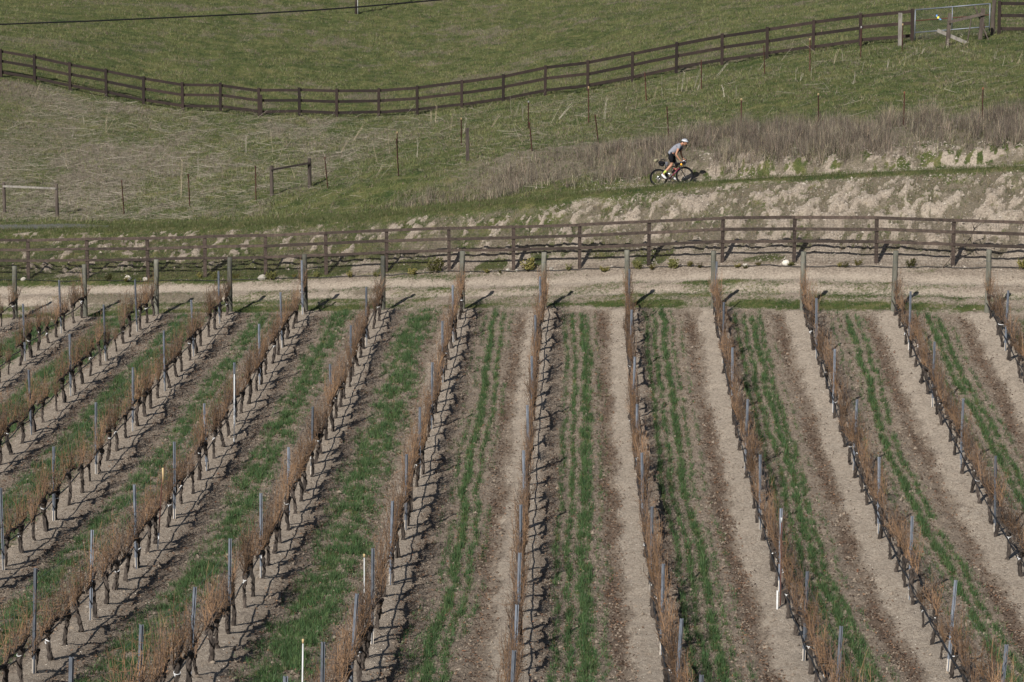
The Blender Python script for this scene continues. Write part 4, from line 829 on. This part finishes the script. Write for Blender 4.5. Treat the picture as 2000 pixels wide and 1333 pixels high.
# ------------------------------------------------------------------ bicycle and rider (riding to the right, climbing)
SC = 572.0
def Q(x, y, v=0.0): return Vector(((x - 752) / SC, v, (1070 - y) / SC))     # side view of the bicycle, metres from the bottom bracket; v < 0 is the near side
HUBR, HUBF, WR = Q(520, 1042), Q(1087, 992), .345
slope0 = math.atan2(50, 567)
m_tyre = mat('black_tyre', (.008, .008, .009), .9, spec=.1); m_rim = mat('dark_rim', (.02, .02, .022), .4, metal=.2, spec=.3); m_sp = mat('spoke', (.25, .25, .26), .3, metal=.8)
m_fr = mat('black_frame', (.01, .01, .011), .4, spec=.3); m_red = mat('red_paint', (.11, .01, .03), .3, spec=.5); m_blk = mat('black_fabric', (.008, .008, .0095), .9, spec=.1); m_alu = mat('silver_alloy', (.6, .6, .6), .25, metal=.9)
m_skin = mat('skin', (.33, .165, .1), .6, spec=.4); m_grey = mat('grey_jersey', (.17, .175, .2), .9, ((.21, .215, .24), 12)); m_chest_shade = mat('jersey_front_shade', (.035, .035, .05), .9); m_sock = mat('neon_yellow_sock', (.36, .42, .09), .8)  # the dark jersey front is the chest's shade painted as colour
m_shoe = mat('white_shoe', (.55, .55, .55), .6); m_helm = mat('white_helmet', (.4, .41, .44), .5); m_hair = mat('brown_hair', (.035, .022, .016), .8); m_org = mat('orange_fabric', (.85, .36, .02), .8); m_olive = mat('camouflage_fabric', (.12, .11, .06), .9, ((.28, .25, .17), 30)); m_greyb = mat('grey_fabric', (.09, .09, .10), .9)
cx_ = on_ground(1315, 357, 104); 
def contact(px):
    Y = 108.0
    for _ in range(25): Y = .5 * Y + .5 * float(y_track(at_y(px, 357, Y)[0]))
    return Y
xm = float(at_y(1313, 357, contact(1313))[0]); ym = float(y_track(xm)) - .15
def base(x): return Vector((x, ym, G(x, ym)))
ca, cb_ = base(xm - .5), base(xm + .5); dv = cb_ - ca
yaw = math.atan2(dv.y, dv.x); slope = math.atan2(dv.z, math.hypot(dv.x, dv.y))
mid0 = (HUBR + HUBF) / 2 + Vector((math.sin(slope0), 0, -math.cos(slope0))) * WR     # between the tyre contacts
RM = Matrix.Rotation(yaw, 4, 'Z') @ Matrix.Rotation(-(slope - slope0), 4, 'Y')
mp_ = (ca + cb_) / 2 + Vector((0, 0, .005))
BM = Matrix.Translation(mp_) @ RM @ Matrix.Translation(-mid0)
def bike_thing(name, label, cat):
    o = put(name, None); o.matrix_world = BM; o.empty_display_size = .2; return tag(o, label, cat)
bk_ = bike_thing('bicycle', 'black and red gravel bicycle with large wheels climbing the track', 'bicycle')
for hub, nm in ((HUBR, 'wheel'), (HUBF, 'wheel')):
    wh = put('wheel', None, bk_)
    mb = MB(); mb.torus(hub, WR - .024, .028, (0, 1, 0), 48, 10); mb.build('tyre', m_tyre, wh, True)
    mb = MB(); mb.torus(hub, WR - .058, .02, (0, 1, 0), 48, 8, 0, .55); mb.build('rim', m_rim, wh, True)
    mb = MB()
    for k in range(24):
        a_ = 2 * math.pi * k / 24; sgn = 1 if k % 2 else -1; a2 = a_ + .35 * (1 if k % 4 < 2 else -1)
        mb.tube([hub + Vector((math.cos(a2) * .02, sgn * .03, math.sin(a2) * .02)), hub + Vector((math.cos(a_) * .275, 0, math.sin(a_) * .275))], .0011, 3, False)
    mb.build('spokes', m_sp, wh)
    mb = MB(); mb.tube([hub + Vector((0, -.055, 0)), hub + Vector((0, .055, 0))], .02, 10); mb.build('hub', m_fr, wh, True)
    mb = MB(); mb.torus(hub + Vector((0, .04, 0)), .075, .004, (0, 1, 0), 24, 5); mb.build('brake_disc', m_alu, wh, True)
SEAT = Q(665, 800); HT, HB = Q(966, 772), Q(984, 822); BBv = Vector((0, 0, 0))
def part(nm, pts, r, m, n=8): mb = MB(); mb.tube(pts, r, n); return mb.build(nm, m, bk_, True)
part('seat_tube', [BBv, SEAT], [.02, .017], m_fr); part('top_tube', [SEAT + Vector((.01, 0, -.03)), HT + Vector((0, 0, -.015))], [.015, .019], m_fr)
part('down_tube', [BBv, HB + Vector((-.01, 0, 0))], [.026, .026], m_red); part('head_tube', [HT, HB], .024, m_fr)
for v in (-.05, .05):
    part('chain_stay', [BBv + Vector((0, v * .6, 0)), HUBR + Vector((0, v * 1.2, 0))], [.013, .01], m_fr); part('seat_stay', [SEAT + Vector((.005, v * .3, -.04)), HUBR + Vector((0, v * 1.2, 0))], [.009, .009], m_fr)
    part('fork_blade', [HB + Vector((0, v * .5, 0)), HB.lerp(HUBF, .35) + Vector((.012, v, 0)), HUBF + Vector((0, v * 1.1, 0))], [.018, .017, .011], m_fr)
SAD = Q(640, 648); part('seat_post', [SEAT, SAD + Vector((.01, 0, -.02))], .0135, m_fr)
mb = MB(); mb.tube([SAD + Vector((-.13, 0, 0)), SAD + Vector((-.06, 0, .006)), SAD + Vector((.05, 0, .0)), SAD + Vector((.14, 0, -.004))], [.055, .066, .03, .018], 10, True, 0, .35)
mb.v = [(x, y, z) for x, y, z in mb.v]; mb.build('saddle', m_blk, bk_, True)
STEM = Q(1045, 668); part('stem', [HT + Vector((0, 0, .03)), HT + Vector((-.01, 0, .05)), STEM], .018, m_fr)
mb = MB(); mb.tube([STEM + Vector((0, -.21, 0)), STEM + Vector((0, .21, 0))], .0145, 8)
for v in (-.21, .21):
    c = STEM + Vector((0, v, 0)); mb.tube([c, c + Vector((.07, 0, .0)), c + Vector((.115, v * .06, -.04)), c + Vector((.1, v * .1, -.1)), c + Vector((.04, v * .12, -.13)), c + Vector((-.02, v * .12, -.135))], .015, 8)
    mb.tube([c + Vector((.07, 0, .01)), c + Vector((.125, 0, .045)), c + Vector((.14, 0, .06))], [.017, .019, .014], 8); mb.tube([c + Vector((.14, 0, .05)), c + Vector((.155, 0, -.03)), c + Vector((.13, 0, -.08))], .007, 5)
mb.build('handlebar', m_fr, bk_, True)
mb = MB(); mb.torus((0, -.045, 0), .085, .009, (0, 1, 0), 32, 6); mb.torus((0, -.045, 0), .06, .006, (0, 1, 0), 24, 6)
for k in range(5): a_ = k * 1.2566 + .4; mb.tube([(0, -.045, 0), (math.cos(a_) * .085, -.045, math.sin(a_) * .085)], .007, 5)
mb.build('chainring', m_fr, bk_, True)
PN, PF = Q(660, 1062, -.13), Q(846, 1082, .13)
for pd, v in ((PN, -.075), (PF, .075)):
    part('crank_arm', [Vector((0, v, 0)), Vector((pd.x, v, pd.z))], [.015, .012], m_fr); mb = MB(); mb.box(pd, (.085, .075, .018)); mb.build('pedal', m_fr, bk_)
mb = MB(); mb.torus(HUBR + Vector((0, -.045, 0)), .06, .008, (0, 1, 0), 24, 6); mb.torus(HUBR + Vector((0, -.038, 0)), .045, .01, (0, 1, 0), 24, 6); mb.build('cassette', m_alu, bk_, True)
mb = MB(); mb.tube([HUBR + Vector((.01, -.06, -.04)), HUBR + Vector((.03, -.06, -.11)), HUBR + Vector((.0, -.06, -.19))], [.014, .016, .012], 6); mb.build('rear_derailleur', m_fr, bk_, True)
mb = MB()
for z1, z2 in ((.09, .065), (-.09, -.11)): mb.tube([Vector((0, -.046, z1)), HUBR + Vector((0, -.046, z2))], .006, 4)
mb.build('chain', m_fr, bk_, True)
o = bike_thing('bottle', 'red capped water bottle inside the bicycle frame', 'bottle'); mb = MB(); a_, b_ = Q(815, 930), Q(868, 838); mb.tube([a_, a_.lerp(b_, .75), a_.lerp(b_, .85)], [.036, .036, .02], 10); mb.build('body', m_blk, o, True); mb = MB(); mb.tube([a_.lerp(b_, .85), b_], [.025, .02], 8); mb.build('cap', mat('red_cap', (.5, .02, .03), .5), o, True)
o = bike_thing('bottle', 'silver bottle shining low in the bicycle frame', 'bottle'); mb = MB(); a_, b_ = Q(735, 955, -.0), Q(800, 990, -.06); mb.tube([Q(712, 930, -.03), Q(796, 990, -.06)], [.032, .034], 10); mb.build('body', m_alu, o, True)
def bag(name, label, secs, m, extra=None):
    """secs: list of (centre, half length along x, half width, half height) lofted as a soft bag"""
    o = bike_thing(name, label, 'bag'); mb = MB(); n = 12
    for (a_, b_, wx, wv) in secs:
        d_ = b_ - a_; pts = [a_.lerp(b_, s) for s in (-.02, .08, .3, .6, .88, 1.02)]; r_ = [wx * k for k in (.45, .9, 1, 1.03, .9, .4)]; mb.tube(pts, r_, n, True, 0, wv)
    mb.build('body', m, o, True)
    if extra: extra(o)
    return o
def sb_x(o):
    mb = MB(); mb.tube([Q(500, 650, 0), Q(470, 690, 0), Q(430, 655, 0)], .03, 8); mb.build('strap', m_blk, o)
    mb = MB(); mb.torus(Q(590, 740), .075, .006, (1, 0, .3), 20, 4); mb.build('buckle_strap', m_greyb, o)
bag('saddle_bag', 'black saddle bag strapped behind the seat post', [(Q(650, 720), Q(515, 700), .095, .75), (Q(630, 770), Q(530, 735), .07, .8)], m_blk, sb_x)
bag('stuff_sack', 'rolled camouflage sack tied on top of the saddle bag', [(Q(430, 665, -.1), Q(500, 655, .1), .06, 1.0)], m_olive)
bag('grey_bag', 'dark grey bag hanging beside the seat post', [(Q(700, 690, .02), Q(690, 790, .02), .07, .8)], m_greyb)
bag('frame_bag', 'black bag on the top tube under the rider', [(Q(870, 720), Q(985, 740), .085, .6), (Q(880, 760), Q(940, 770), .05, .8)], m_blk)
def hb_x(o):
    mb = MB(); mb.ball(Q(1022, 742, -.1), (.055, .04, .045), 10, 8); mb.build('orange_pocket', m_org, o, True)
    mb = MB(); mb.torus(Q(1065, 715, -.09), .085, .012, (0, 1, 0), 24, 5); mb.torus(Q(1065, 715, .09), .085, .012, (0, 1, 0), 24, 5); mb.build('strap', m_shoe, o, True)
bag('handlebar_roll', 'black handlebar roll with a white strap and an orange pocket', [(Q(1065, 715, -.2), Q(1065, 715, .2), .08, 1.0)], m_blk, hb_x)
# ---- rider
def skin_mesh(name, nodes, edges, root, sub=2):
    me_ = bpy.data.meshes.new(name); me_.from_pydata([tuple(n_[0]) for n_ in nodes], edges, []); ob = bpy.data.objects.new(name, me_); C.objects.link(ob)
    md = ob.modifiers.new('s', 'SKIN'); md.use_smooth_shade = True
    sv = me_.skin_vertices[0].data if me_.skin_vertices else None
    if sv is None:
        bpy.context.view_layer.objects.active = ob; sv = me_.skin_vertices[0].data
    for k, n_ in enumerate(nodes): sv[k].radius = n_[1]; sv[k].use_root = (k == root)
    m2 = ob.modifiers.new('d', 'SUBSURF'); m2.levels = sub; m2.render_levels = sub
    dg = bpy.context.evaluated_depsgraph_get(); ev = ob.evaluated_get(dg); res = bpy.data.meshes.new_from_object(ev); bpy.data.objects.remove(ob); res.polygons.foreach_set('use_smooth', [True] * len(res.polygons)); return res
def chain(nodes, edges, start, pts):
    k = start
    for p_ in pts:
        nodes.append(p_); edges.append((k, len(nodes) - 1)); k = len(nodes) - 1
    return k
def rr(a_, b_=None): return (a_, b_ if b_ else a_)
HIPN, HIPF = Q(785, 560, -.09), Q(788, 560, .09); KN, KF = Q(806, 742, -.11), Q(922, 765, .11); AN, AF = Q(640, 925, -.12), Q(852, 1000, .12)
SHN, SHF = Q(965, 345, -.17), Q(1003, 352, .17); EN, EF = Q(893, 515, -.21), Q(1012, 535, .22); WN, WF = Q(978, 640, -.205), Q(1062, 640, .205)
TOR = [(Q(778, 545), rr(.135, .14)), (Q(835, 450), rr(.128, .12)), (Q(905, 375), rr(.14, .13)), (Q(975, 325), rr(.115, .105))]
nodes = [TOR[0]]; edges = []
e = chain(nodes, edges, 0, TOR[1:]); neck = chain(nodes, edges, e, [(Q(1030, 296), rr(.058)), (Q(1062, 275), rr(.062)), (Q(1088, 258), rr(.088, .082)), (Q(1100, 225), rr(.085, .08))])
chain(nodes, edges, 0, [(HIPN, rr(.095)), (HIPN.lerp(KN, .5), rr(.082)), (KN, rr(.056)), (KN.lerp(AN, .35), rr(.056)), (AN, rr(.036)), (Q(600, 985, -.12), rr(.034)), (Q(650, 1040, -.125), rr(.036)), (Q(690, 1062, -.125), rr(.026))])
chain(nodes, edges, 0, [(HIPF, rr(.095)), (HIPF.lerp(KF, .5), rr(.082)), (KF, rr(.056)), (KF.lerp(AF, .35), rr(.056)), (AF, rr(.036)), (Q(835, 1030, .12), rr(.034)), (Q(870, 1068, .125), rr(.036)), (Q(905, 1092, .125), rr(.026))])
chain(nodes, edges, 3, [(SHN, rr(.062)), (SHN.lerp(EN, .5), rr(.047)), (EN, rr(.038)), (EN.lerp(WN, .4), rr(.037)), (WN, rr(.026)), (Q(1012, 655, -.205), rr(.03, .018))])
chain(nodes, edges, 3, [(SHF, rr(.062)), (SHF.lerp(EF, .5), rr(.047)), (EF, rr(.038)), (EF.lerp(WF, .4), rr(.037)), (WF, rr(.026)), (Q(1092, 652, .205), rr(.03, .018))])
pm = bike_thing('person', 'cyclist in grey jersey, black shorts and helmet, standing on the pedals', 'person')
body = skin_mesh('body', nodes, edges, 0)
import bmesh
bm = bmesh.new(); bm.from_mesh(body); fm = MB()
for hx, hy, v in ((1012, 655, -.205), (1092, 652, .205)):          # fingers closing over the hoods
    for k in range(4):
        c = Q(hx + 14, hy + 4, v) + Vector((0, -.028 + .019 * k, 0)); l = (.036, .042, .04, .032)[k]; fm.tube([c - Vector((.02, 0, 0)), c + Vector((l * .7, 0, .004)), c + Vector((l * 1.2, 0, -.016)), c + Vector((l * 1.05, 0, -.045))], [.0095, .009, .0085, .006], 6)
    s_ = 1 if v < 0 else -1; c = Q(hx, hy, v) + Vector((0, s_ * .025, 0)); fm.tube([c, c + Vector((.025, s_ * .022, -.01)), c + Vector((.05, s_ * .018, -.03))], [.011, .010, .007], 6)
hd = Q(1096, 262); fm.ball(hd + Vector((.006, 0, -.02)), (.083, .07, .105), 16, 12, Matrix.Rotation(.25, 3, 'Y'))       # skull and jaw
fm.tube([hd + Vector((.082, 0, .005)), hd + Vector((.104, 0, -.03)), hd + Vector((.082, 0, -.042))], [.008, .015, .011], 6)   # nose
for v in (-.073, .073): fm.ball(hd + Vector((-.012, v, -.012)), (.018, .008, .03), 8, 6)                                    # ears
fm.tube([hd + Vector((.075, -.022, -.072)), hd + Vector((.083, 0, -.07)), hd + Vector((.075, .022, -.072))], [.006, .009, .006], 6)   # lips
fmm = fm.mesh('x', m_skin, True); bm.from_mesh(fmm); body2 = bpy.data.meshes.new('body'); bm.to_mesh(body2); bm.free(); [body2.materials.append(m_) for m_ in (m_skin, m_grey, m_blk)]; body2.polygons.foreach_set('use_smooth', [True] * len(body2.polygons)); bo_ = put('body', body2, pm)
ndp = np.array([tuple(n_[0]) for n_ in nodes]); cls = np.zeros(len(nodes), int); cls[[0]] = 2; cls[[1, 2, 3]] = 1
for k, n_ in enumerate(nodes):
    if any((Vector(n_[0]) - x).length < 1e-4 for x in (HIPN, HIPF, HIPN.lerp(KN, .5), HIPF.lerp(KF, .5))): cls[k] = 2
    if any((Vector(n_[0]) - x).length < 1e-4 for x in (SHN, SHF)): cls[k] = 1
fc = np.array([tuple(p_.center) for p_ in body2.polygons]); near_ = np.argmin(((fc[:, None] - ndp[None]) ** 2).sum(-1), 1); body2.polygons.foreach_set('material_index', cls[near_].astype(np.int32))
def cloth(nm, chains, m, root=0):
    nd, ed = [], []
    for first, pts in chains:
        if first is None: nd.append(pts[0]); k = len(nd) - 1; chain(nd, ed, k, pts[1:])
        else: chain(nd, ed, first, pts)
    me_ = skin_mesh(nm, nd, ed, root); me_.materials.append(m); return put(nm, me_, pm)
g_ = .012
def gr_(p_): return (p_[0], (p_[1][0] + g_, p_[1][1] + g_))
cloth('jersey', [(None, [(Q(772, 548), rr(.15, .156)), (Q(800, 500), rr(.148, .15))] + [gr_(x) for x in TOR[1:]] + [(Q(1008, 306), rr(.075))]), (4, [(SHN, rr(.076)), (SHN.lerp(EN, .42), rr(.062))]), (4, [(SHF, rr(.076)), (SHF.lerp(EF, .42), rr(.062))])], m_grey)
mb = MB(); mb.ball(Q(985, 420, 0), (.05, .115, .17), 14, 10, Matrix.Rotation(.75, 3, 'Y')); mb.build('chest_shade', m_chest_shade, pm, True)  # dark shell on the chest: shade of the side away from the sun, as colour
cloth('shorts', [(None, [(Q(775, 552), rr(.158, .164)), (Q(790, 522), rr(.14, .146))]), (0, [(HIPN, rr(.107)), (HIPN.lerp(KN, .4), rr(.096)), (HIPN.lerp(KN, .72), rr(.082))]), (0, [(HIPF, rr(.107)), (HIPF.lerp(KF, .4), rr(.096)), (HIPF.lerp(KF, .72), rr(.082))])], m_blk)
for K_, A_ in ((KN, AN), (KF, AF)):
    mb = MB(); d_ = A_ - K_; mb.tube([K_ + d_ * .76, K_ + d_ * .86, K_ + d_ * 1.06], [.048, .044, .042], 12); mb.build('sock', m_sock, pm, True)
for hl, bl, te in ((Q(596, 962, -.12), Q(640, 1020, -.125), Q(688, 1058, -.125)), (Q(828, 1012, .12), Q(862, 1058, .125), Q(905, 1096, .125))):
    mb = MB(); mb.tube([hl + Vector((-.012, 0, .02)), hl, hl.lerp(bl, .5), bl, bl.lerp(te, .6), te], [.026, .042, .046, .047, .042, .018], 12, True, 0, .85); s_ = mb.build('shoe', m_shoe, pm, True)
    mb = MB(); mb.tube([hl + Vector((.0, 0, -.036)), bl + Vector((-.012, 0, -.042)), te + Vector((-.012, 0, -.02))], [.02, .026, .016], 8, True, 0, 1.2); mb.build('sole', m_blk, s_, True)
HM = Matrix.Rotation(.22, 3, 'Y'); hc = Q(1095, 232)
mb = MB(); nu, nv = 24, 9; vs = []
for k in range(nv + 1):
    p_ = (math.pi * .52) * k / nv
    for q_ in range(nu):
        t_ = 2 * math.pi * q_ / nu; v = Vector((.132 * math.sin(p_) * math.cos(t_), .098 * math.sin(p_) * math.sin(t_), .105 * math.cos(p_) - .01)); vs.append(HM @ v + hc)
mb.add(vs, [(k*nu+q_, (k+1)*nu+q_, (k+1)*nu+(q_+1) % nu, k*nu+(q_+1) % nu) for k in range(nv) for q_ in range(nu)])
hel = mb.build('helmet', m_helm, pm, True)
mb = MB()
for v0 in (-.078, -.045, 0, .045, .078):
    pts = []
    for k in range(9):
        a_ = -1.0 + 2.1 * k / 8; x = .132 * math.sin(a_); zz = .105 * math.cos(a_) * math.sqrt(max(.05, 1 - (v0 / .098) ** 2)) - .006; pts.append(HM @ Vector((x, v0 * math.cos(a_ * .6), zz)) + hc)
    mb.tube(pts, [.001, .004, .006, .0065, .0065, .0065, .006, .004, .001], 5)
mb.build('vent', m_blk, hel, True)
mb = MB(); mb.ball(hd + Vector((-.03, 0, .015)), (.078, .077, .075), 14, 10); mb.build('hair', m_hair, pm, True)
mb = MB(); mb.tube([hd + Vector((.068, -.062, .012)), hd + Vector((.092, -.03, .008)), hd + Vector((.097, 0, .006)), hd + Vector((.092, .03, .008)), hd + Vector((.068, .062, .012))], .017, 8); mb.tube([hd + Vector((.068, -.066, .014)), hd + Vector((-.02, -.08, .016))], .005, 5); mb.build('sunglasses', m_blk, pm, True)
mb = MB()
for v in (-.078, .078): mb.tube([hc + Vector((-.01, v, -.02)), hd + Vector((.01, v * .95, -.06)), hd + Vector((.05, v * .2, -.118))], .005, 5)
mb.build('chin_strap', m_blk, pm, True)
